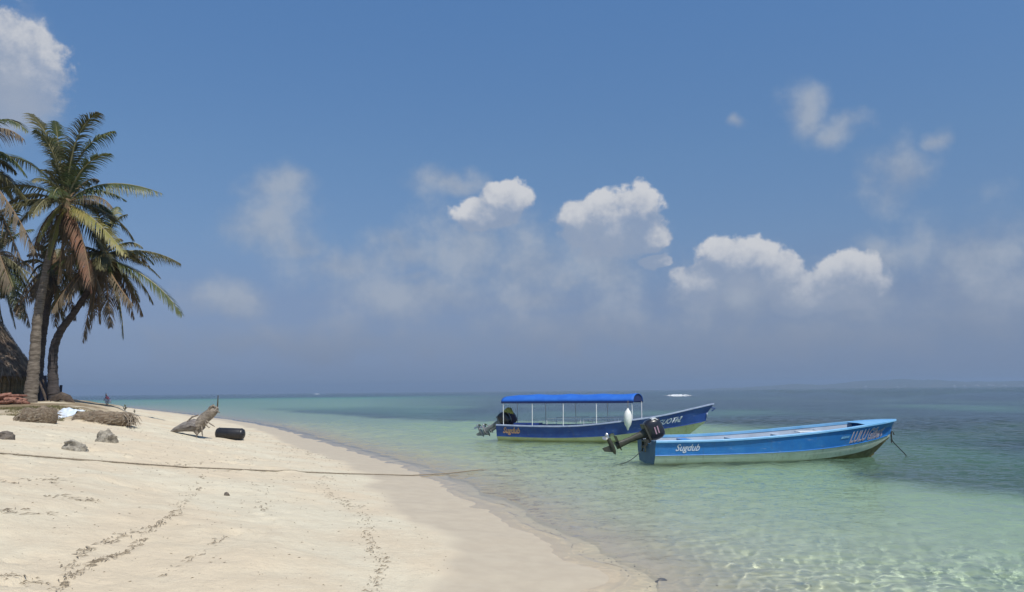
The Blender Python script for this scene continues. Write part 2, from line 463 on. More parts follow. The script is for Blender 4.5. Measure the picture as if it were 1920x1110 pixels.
def sea_part(name, qsel, caster, label):
    used = np.unique(qsel); remap = np.full(len(x), -1, dtype=np.int64); remap[used] = np.arange(len(used)); q2 = remap[qsel]
    D_, R_ = depth[used], r[used]
    me = mesh_np(name, np.stack([x[used], y[used], z[used]], -1), q2)
    T = np.exp(-D_[:, None] * EXT[None]); T = np.concatenate([T, np.ones((len(D_), 1))], 1)
    a_ = me.attributes.new('tint', 'FLOAT_COLOR', 'POINT'); a_.data.foreach_set('color', T.astype(np.float32).ravel())
    a_ = me.attributes.new('relief', 'FLOAT', 'POINT'); a_.data.foreach_set('value', np.clip((R_ - 9) / 20, 0, 1).astype(np.float32))
    m = bpy.data.materials.new(name + '_water'); m.use_nodes = True; q_ = NT(m.node_tree); p = m.node_tree.nodes['Principled BSDF']
    ta = q_.n('ShaderNodeAttribute'); ta.attribute_name = 'tint'
    ra = q_.n('ShaderNodeAttribute'); ra.attribute_name = 'relief'
    geo = q_.n('ShaderNodeNewGeometry').outputs['Position']
    hh = q_.math('ADD', q_.noise(q_.vmath('MULTIPLY', geo, (1.0, .75, 1.0)), 2.0, 6, .62), q_.math('MULTIPLY', q_.noise(q_.vmath('MULTIPLY', geo, (.09, .16, 1)), 1, 4, .6), 1.6))
    b = q_.n('ShaderNodeBump'); b.inputs['Distance'].default_value = BUMPD; q_.l(hh, b.inputs['Height']); q_.l(ra.outputs['Fac'], b.inputs['Strength'])
    if caster:
        p.inputs['IOR'].default_value = 1.333; p.inputs['Roughness'].default_value = 0.0; p.inputs['Transmission Weight'].default_value = 1.0
        q_.l(ta.outputs['Color'], p.inputs['Base Color']); q_.l(b.outputs[0], p.inputs['Normal'])
    else:
        # a film a few centimetres deep: clear, with only the mirror reflection of its surface
        fr = q_.n('ShaderNodeFresnel'); fr.inputs[0].default_value = 1.333
        gl = q_.n('ShaderNodeBsdfGlossy'); gl.inputs['Roughness'].default_value = .02
        tr = q_.n('ShaderNodeBsdfTransparent'); q_.l(ta.outputs['Color'], tr.inputs[0]); mx = q_.n('ShaderNodeMixShader')
        q_.l(fr.outputs[0], mx.inputs[0]); q_.l(tr.outputs[0], mx.inputs[1]); q_.l(gl.outputs[0], mx.inputs[2]); q_.l(mx.outputs[0], m.node_tree.nodes['Material Output'].inputs['Surface'])
    o = link(name, me, m); o.cycles.is_caustics_caster = caster; tag(o, label, kind='structure'); return o


BUMPD = .46
dq = depth[q].max(1); inl = (s < .9)[q].any(1)
sea = sea_part('sea', q[dq > FILM], True, 'clear turquoise sea turning grey blue far out')
swash = sea_part('shallow_water', q[(dq <= FILM) & inl], False, 'thin film of clear water at the beach edge')
#PART2BEGIN
# ---------------------------------------------------------------- distant island
def island():
    root = empty('island', (7200 * math.sin(.40), 7200 * math.cos(.40), 0))
    mt = mat('far_hill', (.055, .075, .045), .9, (.09, .10, .07), .01)
    for nm, R0, prof, depth_ in (('ridge', 7500, [(1320, 1), (1400, 3), (1480, 8), (1540, 6), (1600, 11), (1690, 15), (1740, 13), (1800, 9), (1880, 8), (1980, 10), (2100, 4), (2200, 0)], 900),
                                 ('shore_belt', 6900, [(1560, 0), (1600, 4), (1700, 5), (1790, 5), (1850, 4), (1930, 5), (2050, 5), (2150, 1)], 300)):
        co = []; nx, ny = 220, 7
        for i in range(nx):
            px = prof[0][0] + (prof[-1][0] - prof[0][0]) * i / (nx - 1)
            hp = np.interp(px, [a for a, _ in prof], [b for _, b in prof])
            a = math.atan2(ray(px, 720).x, ray(px, 720).y)
            hgt = hp / FPX * R0 * (1 + .16 * float(fbm(np.array([px * .06]), np.array([R0 * 1.0]), 4, 3)[0]))
            for j in range(ny):
                t = j / (ny - 1); rr = R0 + (t - .3) * depth_ * (1 + .2 * math.sin(i * .21)); prof_ = math.sin(math.pi * t) ** .8
                co.append((rr * math.sin(a), rr * math.cos(a), -2 + (hgt + 2) * prof_ + (random.random() - .5) * 5 * prof_))
        co = np.array(co); co[:, 0] -= root.location.x; co[:, 1] -= root.location.y
        i = (np.arange(nx - 1)[:, None] * ny + np.arange(ny - 1)[None]).ravel(); q = np.stack([i, i + ny, i + ny + 1, i + 1], -1)
        link(nm, mesh_np(nm, co, q), mt, root)
    wh = mat('far_houses', (.42, .42, .40), .8)
    hb = MB()
    for k in range(14):
        px = random.choice([random.uniform(1590, 1720), random.uniform(1780, 1920)]); a = math.atan2(ray(px, 720).x, ray(px, 720).y)
        hb.box((6740 * math.sin(a) - root.location.x, 6740 * math.cos(a) - root.location.y, random.uniform(5, 12)), (random.uniform(10, 26), 12, random.uniform(6, 9)))
    tag(hb.build('shore_houses', wh, root, smooth=False), kind='stuff')
    tag(root, 'low hazy island on the horizon, right of the boats', 'island')


island()

# breaking waves out on the reef
foam = mat('foam', (.78, .80, .80), .7, (.6, .64, .66), 3, bump=.4, bscale=4)
for (xa, xb, yy, hh_, lab) in ((1246, 1298, 741.6, .55, 'long white breaking wave just right of the blue boat canopy'),
                               (588, 600, 738.8, .8, 'tiny white whitecap at the horizon, left of the canopy boat')):
    p0 = on_plane(xa, yy); p1 = on_plane(xb, yy); L = math.hypot(p1[0] - p0[0], p1[1] - p0[1]); n = 60; vs = []; fs = []
    for i in range(n + 1):
        t = i / n; e = math.sin(math.pi * t) ** .6 * (.25 + .75 * random.random() ** 1.5); sx = (t - .5) * L; wy = math.sin(t * 9) * L * .012
        for (yy_, zz) in ((-1.5, -.05), (-1.0, hh_ * .35 * e), (-.3, hh_ * .75 * e), (.3, hh_ * e * .8), (1.6, -.05)):
            vs.append((sx, wy + yy_ * e + random.uniform(-.25, .25), zz))
    for i in range(n):
        for j in range(4): fs.append((i * 5 + j, (i + 1) * 5 + j, (i + 1) * 5 + j + 1, i * 5 + j + 1))
    mb = MB(); mb.add(vs, fs); o = mb.build('breaking_wave', foam)
    o.location = ((p0[0] + p1[0]) / 2, (p0[1] + p1[1]) / 2, 0); o.rotation_euler.z = math.atan2(p1[1] - p0[1], p1[0] - p0[0]); tag(o, lab, 'wave')

# ---------------------------------------------------------------- boats
M_PALE = mat('hull_pale', (.62, .66, .56), .45, (.52, .57, .46), 1.6, bump=.15, bscale=5, thr=(.3, .7))
M_PALE2 = mat('hull_yellowed', (.62, .62, .40), .45, (.52, .51, .28), 1.4, bump=.15, bscale=5, thr=(.3, .7))
M_BLUE = mat('paint_bright_blue', (.018, .165, .50), .38, (.03, .20, .54), 2.5, bump=.12, bscale=6, coat=.2)
M_LBLUE = mat('paint_light_blue', (.16, .40, .66), .4, (.22, .46, .70), 3)
M_NAVY = mat('paint_navy', (.012, .050, .26), .42, (.022, .075, .31), 2.5, bump=.12, bscale=6, coat=.2)
M_NAVYG = mat('paint_grey_rail', (.40, .46, .58), .45, (.30, .36, .5), 4)
M_GREYIN = mat('paint_inside_grey', (.36, .42, .50), .6, (.28, .33, .40), 2.2)
M_TRANS = mat('paint_shaded_blue', (.035, .10, .21), .55, (.055, .13, .22), 4, bump=.2, bscale=9)  # blue darkened in the colour for the stern face turned from the sun
M_ALGAE = mat('algae', (.09, .085, .02), .9, (.16, .13, .04), 8, bump=.5, bscale=20)
M_WHITE = mat('white_paint', (.78, .79, .77), .45, (.68, .69, .68), 6)
M_BLACK = mat('black_cowl', (.012, .012, .015), .28, (.02, .019, .022), 5, coat=.3)
M_DARKM = mat('dark_casting', (.028, .030, .022), .5, (.05, .048, .033), 7, bump=.3, bscale=25)
M_GREYM = mat('grey_casting', (.24, .25, .25), .5, (.13, .14, .14), 8, bump=.3, bscale=25)
M_STEEL = mat('steel', (.55, .55, .53), .3, metal=.9)
M_ROPE = mat('rope', (.30, .25, .18), .9, (.19, .155, .11), 30, bump=.5, bscale=60)
M_DROPE = mat('dark_rope', (.04, .05, .05), .9)
M_CANVAS = mat('canvas_blue', (.012, .12, .52), .7, (.02, .15, .57), 2, bump=.3, bscale=4, transl=.12)
M_BOT = mat('shaded_bottom', (.10, .085, .035), .8, (.20, .18, .09), 3)  # dark brown painted in for the shade under the bow
M_NAVYD = mat('navy_valance_and_shade', (.010, .022, .10), .8)
M_LET = mat('letter_white', (.66, .70, .78), .5)
M_PINK = mat('letter_pink', (.42, .26, .32), .5)
M_ORANGE = mat('letter_orange', (.60, .32, .18), .5)
M_YEL = mat('yellow_cloth', (.42, .38, .08), .9, (.30, .29, .10), 9, bump=.6, bscale=14)


def weather(m, grime, amt, zlo, zhi):
    q = NT(m.node_tree); p = m.node_tree.nodes['Principled BSDF']; src = p.inputs['Base Color'].links[0].from_socket
    oc = q.n('ShaderNodeTexCoord').outputs['Object']
    st = q.mr(q.noise(q.vmath('MULTIPLY', oc, (9, 9, .9)), 1, 5, .7), .50, .72); sc = q.mr(q.noise(q.vmath('MULTIPLY', oc, (2.2, 2, 14)), 1, 6, .7), .60, .70)
    sx = q.n('ShaderNodeSeparateXYZ'); q.l(oc, sx.inputs[0]); wl = q.mr(sx.outputs[2], zlo, zhi, 1, 0)
    f = q.math('MAXIMUM', q.math('MULTIPLY', st, amt), q.math('MULTIPLY', wl, .75)); c = q.mix(f, src, grime); c = q.mix(q.math('MULTIPLY', sc, amt * .9), c, (.45, .50, .55)); q.l(c, p.inputs['Base Color'])


weather(M_PALE, (.24, .20, .10), .38, .0, .11); weather(M_PALE2, (.26, .22, .08), .42, .0, .11)
weather(M_BLUE, (.06, .13, .28), .45, -.5, -.4); weather(M_NAVY, (.05, .08, .17), .45, -.5, -.4)


class Hull:
    """open skiff: lines given as (t, half beam, height) control tables"""
    def __init__(s, L, keel, chine, band, knuck, sheer):
        s.L = L; s.t = dict(keel=keel, chine=chine, band=band, knuck=knuck, sheer=sheer)
    def p(s, line, t, side=1):
        tb = s.t[line]; T = [a[0] for a in tb]; end = tb[-1][3] if len(tb[-1]) > 3 else 1.0
        y = s.cub(t, T, [a[1] for a in tb]); z = s.cub(t, T, [a[2] for a in tb])
        return Vector((t * end * s.L, y * side, z))
    @staticmethod
    def cub(t, T, V):
        n = len(T); t = min(max(t, T[0]), T[-1])
        i = max(0, min(n - 2, next((k for k in range(n - 1) if t <= T[k + 1]), n - 2)))
        h = T[i + 1] - T[i]; u = (t - T[i]) / h
        def sl(k):
            if k == 0: return (V[1] - V[0]) / (T[1] - T[0])
            if k == n - 1: return (V[-1] - V[-2]) / (T[-1] - T[-2])
            return (V[k + 1] - V[k - 1]) / (T[k + 1] - T[k - 1])
        a = sl(i) * h; b = sl(i + 1) * h
        return (2 * u ** 3 - 3 * u * u + 1) * V[i] + (u ** 3 - 2 * u * u + u) * a + (-2 * u ** 3 + 3 * u * u) * V[i + 1] + (u ** 3 - u * u) * b
    def surf(s, t, f, side, off=0):
        """point on the painted band, f 0 at its foot and 1 at the rail"""
        b, k, h = s.p('band', t, side), s.p('knuck', t, side), s.p('sheer', t, side)
        q = b.lerp(k, f / .5) if f < .5 else k.lerp(h, (f - .5) / .5)
        return q + Vector((0, side * off, 0))
    def strip(s, a, b, name, mt, root, n=44, sub=2, ins=0, sides=(1, -1), bulge=0):
        mb = MB()
        for sd in sides:
            vs = []; fs = []
            for i in range(n + 1):
                t = i / n; pa, pb = s.p(a, t, sd), s.p(b, t, sd)
                for j in range(sub + 1):
                    q = pa.lerp(pb, j / sub); q.y += sd * bulge * math.sin(math.pi * j / sub) * min(1, 4 * (1 - t)); vs.append(q)
            w_ = sub + 1
            for i in range(n):
                for j in range(sub): fs.append((i * w_ + j, (i + 1) * w_ + j, (i + 1) * w_ + j + 1, i * w_ + j + 1))
            mb.add(vs, fs)
        return mb.build(name, mt, root, caust=True)


def make_boat(name, H, mats, thw, mats_rail, floor=.13):
    root = empty(name)
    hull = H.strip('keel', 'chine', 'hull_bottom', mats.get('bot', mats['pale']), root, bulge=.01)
    H.strip('chine', 'band', 'hull_side', mats['pale'], root, sub=3, bulge=.02)
    # painted band in two planks that meet at the knuckle
    H.strip('band', 'knuck', 'lower_plank', mats['paint'], root, sub=2)
    H.strip('knuck', 'sheer', 'upper_plank', mats['paint'], root, sub=2)
    n = 44
    for sd in (1, -1):                                             # raised line where the bottom paint starts
        mb = MB(); mb.tube([H.p('band', i / n * .985, sd) + Vector((0, sd * .006, 0)) for i in range(n + 1)], .014, 6); mb.build('chine_strake', mats['paint'], root)
        vs = []; fs = []; mb = MB()
        for i in range(n + 1):
            t = i / n; pz = H.p('sheer', t, sd); wi = min(.085, max(.0, abs(pz.y) - .004) + .02)
            yo = pz.y + sd * .025; yi = pz.y - sd * wi
            if sd * yi < 0: yi = 0
            for (yy, zz) in ((yo, -.035), (yo, .012), (yo - sd * .012, .026), (yi, .026), (yi, -.05)): vs.append((pz.x + (.02 if t == 1 else 0), yy, pz.z + zz))
        for i in range(n):
            for j in range(4): fs.append((i * 5 + j, (i + 1) * 5 + j, (i + 1) * 5 + j + 1, i * 5 + j + 1))
        mb.add(vs, fs); mb.build('gunwale', mats_rail, root)
    # inside skin and floor
    mb = MB()
    for sd in (1, -1):
        vs = []; fs = []
        for i in range(n + 1):
            t = i / n * .855; a = H.p('sheer', t, sd); c_ = H.p('chine', t, sd); a.y -= sd * min(.06, abs(a.y)); kz = H.p('keel', t, sd).z; zf = max(floor, c_.z + .1, kz + .15)
            bb = H.p('band', t, sd); cy_ = abs(c_.y) + (abs(bb.y) - abs(c_.y)) * min(1, max(0, (zf - c_.z) / max(.05, bb.z - c_.z)))
            f = Vector((min(a.x, bb.x, c_.x), sd * max(0, cy_ - .06), zf)); m_ = Vector((f.x, sd * max(0, abs(H.p('knuck', t, sd).y) - .06), H.p('knuck', t, sd).z))
            vs += [Vector((a.x, a.y, a.z - .0)), Vector((a.x, m_.y, m_.z)), f, Vector((f.x, 0, zf))]
        for i in range(n):
            for j in range(3): fs.append((i * 4 + j, (i + 1) * 4 + j, (i + 1) * 4 + j + 1, i * 4 + j + 1))
        mb.add(vs, fs)
    mb.build('inside', mats['in'], root)
    # transom board
    pr = [H.p('keel', 0, 1), H.p('chine', 0, 1), H.p('band', 0, 1), H.p('knuck', 0, 1), H.p('sheer', 0, 1)]
    cut = pr[-1].z - .12
    out = [Vector((0, 0, pr[0].z))] + [v.copy() for v in pr[1:]] + [Vector((0, .46, pr[-1].z)), Vector((0, .40, cut)), Vector((0, -.40, cut)), Vector((0, -.46, pr[-1].z))] + [Vector((0, -v.y, v.z)) for v in reversed(pr[1:])]
    k = len(out); mb = MB(); mb.add([v + Vector((-.012, 0, 0)) for v in out] + [v + Vector((.045, 0, 0)) for v in out], [tuple(range(k)), tuple(range(2 * k - 1, k - 1, -1))] + [(i, (i + 1) % k, k + (i + 1) % k, k + i) for i in range(k)])
    mb.build('transom', mats['tr'], root, smooth=False)
    for (tx, wd, hz, mt) in thw:
        t = tx; a = H.p('sheer', t); hb = a.y - .07; mb = MB(); mb.box((a.x, 0, a.z - hz), (wd, 2 * hb, .035)); mb.build('thwart', mt, root, smooth=False)
    # small foredeck
    vs = []; fs = []; mb = MB()
    for i in range(9):
        t = .84 + .16 * i / 8; a = H.p('sheer', t)
        for j in range(5): vs.append((a.x, a.y * (j / 2 - 1) * .98, a.z + .006 + .02 * (1 - abs(j / 2 - 1)) * min(1, a.y * 6)))
    for i in range(8):
        for j in range(4): fs.append((i * 5 + j, (i + 1) * 5 + j, (i + 1) * 5 + j + 1, i * 5 + j + 1))
    mb.add(vs, fs); mb.build('bow_deck', mats_rail, root)
    return root


def lettering(H, root, txt, t0, t1, f0, f1, mt, side=-1, off=.012, shear=.3, bold=.0, name='lettering'):
    cu = bpy.data.curves.new(name, 'FONT'); cu.body = txt; cu.shear = shear; cu.offset = bold; cu.resolution_u = 3
    o = bpy.data.objects.new('tmp', cu); COL.objects.link(o)
    me = bpy.data.meshes.new_from_object(o.evaluated_get(bpy.context.evaluated_depsgraph_get())); bpy.data.objects.remove(o)
    bm = bmesh.new(); bm.from_mesh(me); bmesh.ops.triangulate(bm, faces=bm.faces)
    xs = [v.co.x for v in bm.verts]; ys = [v.co.y for v in bm.verts]; x0, x1, y0, y1 = min(xs), max(xs), min(ys), max(ys)
    for v in bm.verts:
        u = (v.co.x - x0) / (x1 - x0); f = f0 + (f1 - f0) * (v.co.y - y0) / (y1 - y0)
        v.co = H.surf(t0 + (t1 - t0) * u, f, side, off)
    bm.to_mesh(me); bm.free(); me.materials.clear()
    return link(name, me, mt, root)


def make_outboard(name, body, cowl, leg, tilt, label, group=None, deco=True):
    """outboard motor; its origin is the clamp on top of the transom, astern is -x"""
    root = empty(name)
    tl = Matrix.Rotation(tilt, 4, 'Y')
    def fin(o): o.data.transform(tl); o.data.update(); return o
    # cowl: rounded lofted box
    mb = MB(); n = 20; secs = [(.10, .17, .13, -.02), (.14, .25, .165, -.02), (.22, .285, .18, -.02), (.34, .29, .185, -.015), (.44, .27, .18, -.005), (.52, .225, .155, .01), (.565, .15, .10, .02), (.58, .06, .04, .02)]
    vs = []
    for (h, a, b_, c0) in secs:
        for j in range(n):
            an = 2 * math.pi * j / n; ca_, sa = math.cos(an), math.sin(an); ex = .62
            vs.append((c0 - .16 + a * math.copysign(abs(ca_) ** ex, ca_), b_ * math.copysign(abs(sa) ** ex, sa), h))
    k = len(secs); fs = [(i * n + j, i * n + (j + 1) % n, (i + 1) * n + (j + 1) % n, (i + 1) * n + j) for i in range(k - 1) for j in range(n)] + [tuple(range(n - 1, -1, -1)), tuple((k - 1) * n + j for j in range(n))]
    mb.add(vs, fs); fin(mb.build('cowl', cowl, root))
    mb = MB(); mb.box((-.17, 0, .095), (.50, .31, .05)); fin(mb.build('lower_cowl', leg, root, smooth=False))
    # leg
    mb = MB(); vs = []
    for (h, a, b_, c0) in ((.09, .14, .09, -.17), (-.05, .105, .07, -.18), (-.35, .075, .05, -.20), (-.62, .085, .042, -.21), (-.80, .10, .04, -.22)):
        for j in range(12):
            an = 2 * math.pi * j / 12; vs.append((c0 + a * math.cos(an), b_ * math.sin(an), h))
    fs = [(i * 12 + j, i * 12 + (j + 1) % 12, (i + 1) * 12 + (j + 1) % 12, (i + 1) * 12 + j) for i in range(4) for j in range(12)] + [tuple(range(11, -1, -1)), tuple(48 + j for j in range(12))]
    mb.add(vs, fs); fin(mb.build('leg', leg, root))
    mb = MB(); mb.add([(-.06, -.03, -.70), (-.06, .03, -.70), (-.16, .10, -.71), (-.46, .115, -.70), (-.46, -.115, -.70), (-.16, -.10, -.71)] + [(-.06, -.03, -.715), (-.06, .03, -.715), (-.16, .10, -.725), (-.46, .115, -.715), (-.46, -.115, -.715), (-.16, -.10, -.725)],
                      [(0, 1, 2, 3, 4, 5), (11, 10, 9, 8, 7, 6)] + [(i, (i + 1) % 6, 6 + (i + 1) % 6, 6 + i) for i in range(6)]); fin(mb.build('cavitation_plate', leg, root, smooth=False))
    mb = MB(); mb.lathe([(.012, .16), (.045, .10), (.062, .0), (.064, -.16), (.055, -.27), (.05, -.30)], 12, 'X', (-.19, 0, -.90)); fin(mb.build('gear_case', leg, root))
    mb = MB(); mb.add([(-.10, .012, -.93), (-.30, .012, -.94), (-.32, .008, -1.16), (-.22, .008, -1.14), (-.10, -.012, -.93), (-.30, -.012, -.94), (-.32, -.008, -1.16), (-.22, -.008, -1.14)],
                      [(0, 1, 2, 3), (7, 6, 5, 4), (0, 4, 5, 1), (1, 5, 6, 2), (2, 6, 7, 3), (3, 7, 4, 0)]); fin(mb.build('skeg', leg, root, smooth=False))
    # propeller
    mb = MB(); mb.lathe([(.05, 0), (.052, -.09), (.035, -.13), (.012, -.15)], 12, 'X', (-.49, 0, -.90))
    pr = mb.build('propeller', M_STEEL, root); bl = MB()
    for kx in range(3):
        rot = Matrix.Rotation(kx * 2 * math.pi / 3 + .5, 3, 'X'); vs = []
        for (rr, wd) in ((.04, .05), (.10, .085), (.16, .085), (.19, .03)):
            for sgn in (-1, 1): vs.append(rot @ Vector((sgn * wd * .5, sgn * wd * .55, rr)) + Vector((-.54, 0, -.90)))
        v2 = [v + Vector((.007, 0, 0)) for v in vs]; nn = len(vs)
        bl.add(vs + v2, [(0, 2, 3, 1), (2, 4, 5, 3), (4, 6, 7, 5), (nn, nn + 1, nn + 3, nn + 2), (nn + 2, nn + 3, nn + 5, nn + 4), (nn + 4, nn + 5, nn + 7, nn + 6), (0, 1, nn + 1, nn), (6, nn + 6, nn + 7, 7)])
    fin(pr); fin(bl.build('blades', M_STEEL, pr))
    # clamp bracket stays upright on the transom
    mb = MB()
    for sy in (-.11, .11):
        mb.box((.02, sy, -.05), (.13, .03, .16)); mb.box((-.06, sy, -.12), (.03, .03, .34)); mb.tube([(.09, sy, -.07), (.16, sy, -.07)], .012, 8)
    mb.box((-.07, 0, -.16), (.05, .24, .05)); mb.tube([(-.05, -.14, -.01), (-.05, .14, -.01)], .03, 10)
    mb.build('clamp_bracket', M_DARKM, root, smooth=False)
    if deco:
        mb = MB(); mb.box((-.435, 0, .40), (.02, .25, .13)); mb.box((-.40, 0, .475), (.10, .22, .02), Matrix.Rotation(-.6, 3, 'Y')); fin(mb.build('cowl_white_patch', M_WHITE, root, smooth=False))  # white patch on the upper aft face of the cowl
        for dx in (-.30, -.22):
            mb = MB(); mb.box((-.15, -.1885, dx + .60), (.19, .006, .030), Matrix.Rotation(.12, 3, 'Y')); fin(mb.build('stripe', M_PINK, root, smooth=False))
        mb = MB(); mb.lathe([(.05, 0), (.05, .05), (.02, .06)], 10, 'Z', (-.33, 0, .52)); fin(mb.build('vent_cap', M_BLACK, root))
    for c_ in root.children:
        pass
    return tag(root, label, 'outboard motor', group)


# near boat, bright blue, bow to the right and turned slightly away
LN = 8.42
HN = Hull(LN,
          [(0, 0, -.20), (.5, 0, -.22), (.78, 0, -.16), (.90, 0, -.03), (1, 0, .62, .972)],
          [(0, .62, -.02), (.3, .66, .0), (.55, .62, .03), (.75, .44, .13), (.9, .20, .32), (1, 0, .66, .974)],
          [(0, .76, .29), (.3, .80, .30), (.55, .78, .35), (.75, .60, .46), (.9, .31, .60), (1, 0, .74, .978)],
          [(0, .79, .50), (.3, .83, .50), (.55, .82, .57), (.75, .66, .71), (.9, .37, .87), (1, .0, 1.0, .988)],
          [(0, .84, .71), (.25, .89, .73), (.5, .89, .84), (.72, .77, .99), (.88, .52, 1.12), (.96, .27, 1.18), (1, .03, 1.20)])
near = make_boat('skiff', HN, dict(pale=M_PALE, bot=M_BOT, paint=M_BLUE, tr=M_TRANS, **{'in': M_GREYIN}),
                 [(.17, .30, .10, M_BLUE), (.36, .26, .14, M_GREYIN), (.55, .26, .16, M_GREYIN), (.72, .26, .15, M_GREYIN)], M_LBLUE)
lettering(HN, near, 'Sugdub', .075, .165, .16, .80, M_LET, bold=.012, shear=.35)
lettering(HN, near, 'LULU', .775, .855, .10, .78, M_LET, bold=.035, shear=.1)
lettering(HN, near, 'LULU', .777, .853, .14, .74, M_PINK, bold=-.006, shear=.1, off=.017)
lettering(HN, near, 'Gilbert', .862, .945, .06, .80, M_LET, bold=.03, shear=.2)
lettering(HN, near, 'Gilbert', .864, .943, .10, .76, M_PINK, bold=-.008, shear=.2, off=.017)
lettering(HN, near, '---', .728, .766, .48, .60, M_LBLUE, shear=.3, bold=.03, name='painted_mark')
# weed grown on the waterline
mb = MB()
for (ta, tb) in ((.17, .23), (.27, .38), (.55, .93)):
    for k in range(int((tb - ta) * 420)):
        t = random.uniform(ta, tb); z_ = random.uniform(-.04, .05 if tb < .5 else .03); cp, bp = HN.p('chine', t, -1), HN.p('band', t, -1); kp = HN.p('keel', t, -1)
        if z_ > cp.z: q = cp.lerp(bp, (z_ - cp.z) / (bp.z - cp.z))
        else: q = kp.lerp(cp, max(0, min(1, (z_ - kp.z) / max(.01, cp.z - kp.z))))
        mb.box((q.x, q.y - .006, q.z), (random.uniform(.03, .09), .012, random.uniform(.015, .04)))
tag(mb.build('weed_growth', M_ALGAE, near, smooth=False), kind='stuff')
mb = MB(); a = HN.p('sheer', .62); mb.box((a.x + .35, -.30, a.z - .03), (1.5, .34, .03)); mb.build('side_seat', M_WHITE, near, smooth=False)
mb = MB(); mb.tube([(LN * .985, 0, .86), (LN * .985 + .03, 0, .80), (LN * .985, 0, .76)], .02, 8); mb.build('bow_eye', M_STEEL, near)
near.location = (4.05, 24.8, 0); near.rotation_euler = (math.radians(2.4), math.radians(.3), math.radians(10))
tag(near, 'open bright blue and white skiff with raised dark outboard, nearest boat', 'boat')
ob_ = make_outboard('outboard_motor', None, M_BLACK, M_DARKM, math.radians(66), 'tilted black outboard motor with white patch on the nearest blue boat')
ob_.location = near.matrix_basis @ Vector((-.02, 0, .66)); ob_.rotation_euler = (0, 0, math.radians(10))
ob_.scale = (1.16,) * 3

# farther boat with canopy, turned towards the beach
LFR = 9.5
HF = Hull(LFR,
          [(0, 0, -.22), (.5, 0, -.25), (.75, 0, -.16), (.87, 0, .0), (1, 0, .80, .955)],
          [(0, .60, -.03), (.3, .66, -.02), (.55, .64, .03), (.75, .46, .18), (.9, .20, .45), (1, 0, .84, .957)],
          [(0, .76, .20), (.3, .82, .17), (.55, .80, .27), (.75, .60, .50), (.9, .30, .70), (1, 0, .88, .962)],
          [(0, .80, .45), (.3, .86, .42), (.55, .85, .52), (.75, .67, .78), (.9, .37, 1.02), (1, 0, 1.24, .972)],
          [(0, .85, .70), (.2, .90, .66), (.4, .92, .69), (.6, .88, .88), (.78, .68, 1.12), (.92, .32, 1.42), (1, .02, 1.60)])
far = make_boat('canopy_boat', HF, dict(pale=M_PALE2, paint=M_NAVY, tr=M_NAVY, **{'in': M_GREYIN}),
                [(.16, .3, .12, M_NAVY), (.28, .28, .02, M_GREYIN), (.38, .28, .02, M_GREYIN), (.48, .28, .06, M_GREYIN), (.58, .28, .1, M_GREYIN)], M_NAVYG)
lettering(HF, far, 'Sugdub', .035, .125, .12, .82, M_ORANGE, bold=.03)
lettering(HF, far, 'Ce JGUOTI 2', .745, .89, .18, .66, M_LET, bold=.012)
# canopy: barrel of canvas on bows
mb = MB(); n = 48; kx = 13; vs = []; fs = []
for i in range(n + 1):
    xx = .25 + (6.32 - .25) * i / n; e = min(1, (i + .6) / 5)
    sag = .035 * math.sin(math.pi * ((xx - .25) % 1.5) / 1.5)
    for j in range(kx):
        an = math.pi * j / (kx - 1); rise = .35 * (.72 + .28 * e)
        vs.append((xx, -.84 * math.cos(an) * (1 if abs(math.cos(an)) < .99 else 1.0), 1.70 + (rise - sag) * math.sin(an) ** .8))
fs = [(i * kx + j, (i + 1) * kx + j, (i + 1) * kx + j + 1, i * kx + j + 1) for i in range(n) for j in range(kx - 1)]
mb.add(vs, fs)
can = mb.build('canopy', M_CANVAS, far)
sol = can.modifiers.new('thick', 'SOLIDIFY'); sol.thickness = .02
for sd in (-1, 1):
    mb = MB(); mb.box((3.28, sd * .85, 1.69), (6.05, .015, .085)); mb.build('canopy_valance', M_NAVYD, far, smooth=False)
# rear flap closes the stern end
mb = MB(); an = [math.pi * j / 12 for j in range(13)]
mb.add([(.262, -.82 * math.cos(a_), 1.70 + .25 * math.sin(a_) ** .8) for a_ in an] + [(.275, -.82 * math.cos(a_), 1.70 + .25 * math.sin(a_) ** .8) for a_ in an],
       [tuple(range(13)), tuple(range(25, 12, -1))] + [(i, i + 1, 14 + i, 13 + i) for i in range(12)]); mb.build('canopy_end', M_CANVAS, far, smooth=False)
mb = MB(); mb.add([(6.27, -.80 * math.cos(a_), 1.70 + .32 * math.sin(a_) ** .8) for a_ in an] + [(6.285, -.80 * math.cos(a_), 1.70 + .32 * math.sin(a_) ** .8) for a_ in an],
       [tuple(range(13)), tuple(range(25, 12, -1))] + [(i, i + 1, 14 + i, 13 + i) for i in range(12)]); mb.build('canopy_end', M_NAVYD, far, smooth=False)  # navy sheet stands in for the unlit inside behind the open front
for xx in (.35, 1.75, 3.2, 4.7, 6.25):
    for sd in (-1, 1):
        t = xx / LFR; a = HF.p('sheer', t, sd); mb = MB(); mb.tube([(xx, a.y - sd * .04, a.z), (xx, sd * .83, 1.72)], .017, 8); mb.build('canopy_post', M_WHITE, far)
    if xx < 1: continue
    mb = MB(); mb.tube([(xx, -.83 * math.cos(a_), 1.675 + .33 * math.sin(a_) ** .8) for a_ in an], .014, 6); mb.build('canopy_bow', M_WHITE, far)
for (xa, xb) in ((2.35, 3.9), (4.05, 5.6)):
    for sd in (-1, 1):
        mb = MB(); mb.tube([(xa, sd * .62, .70), (xa, sd * .62, .98), (xb, sd * .62, 1.02), (xb, sd * .62, .8)], .014, 6); mb.build('seat_rail', M_WHITE, far)
mb = MB(); mb.box((1.35, -.35, .74), (1.2, .5, .08)); mb.build('engine_locker', M_NAVY, far, smooth=False)
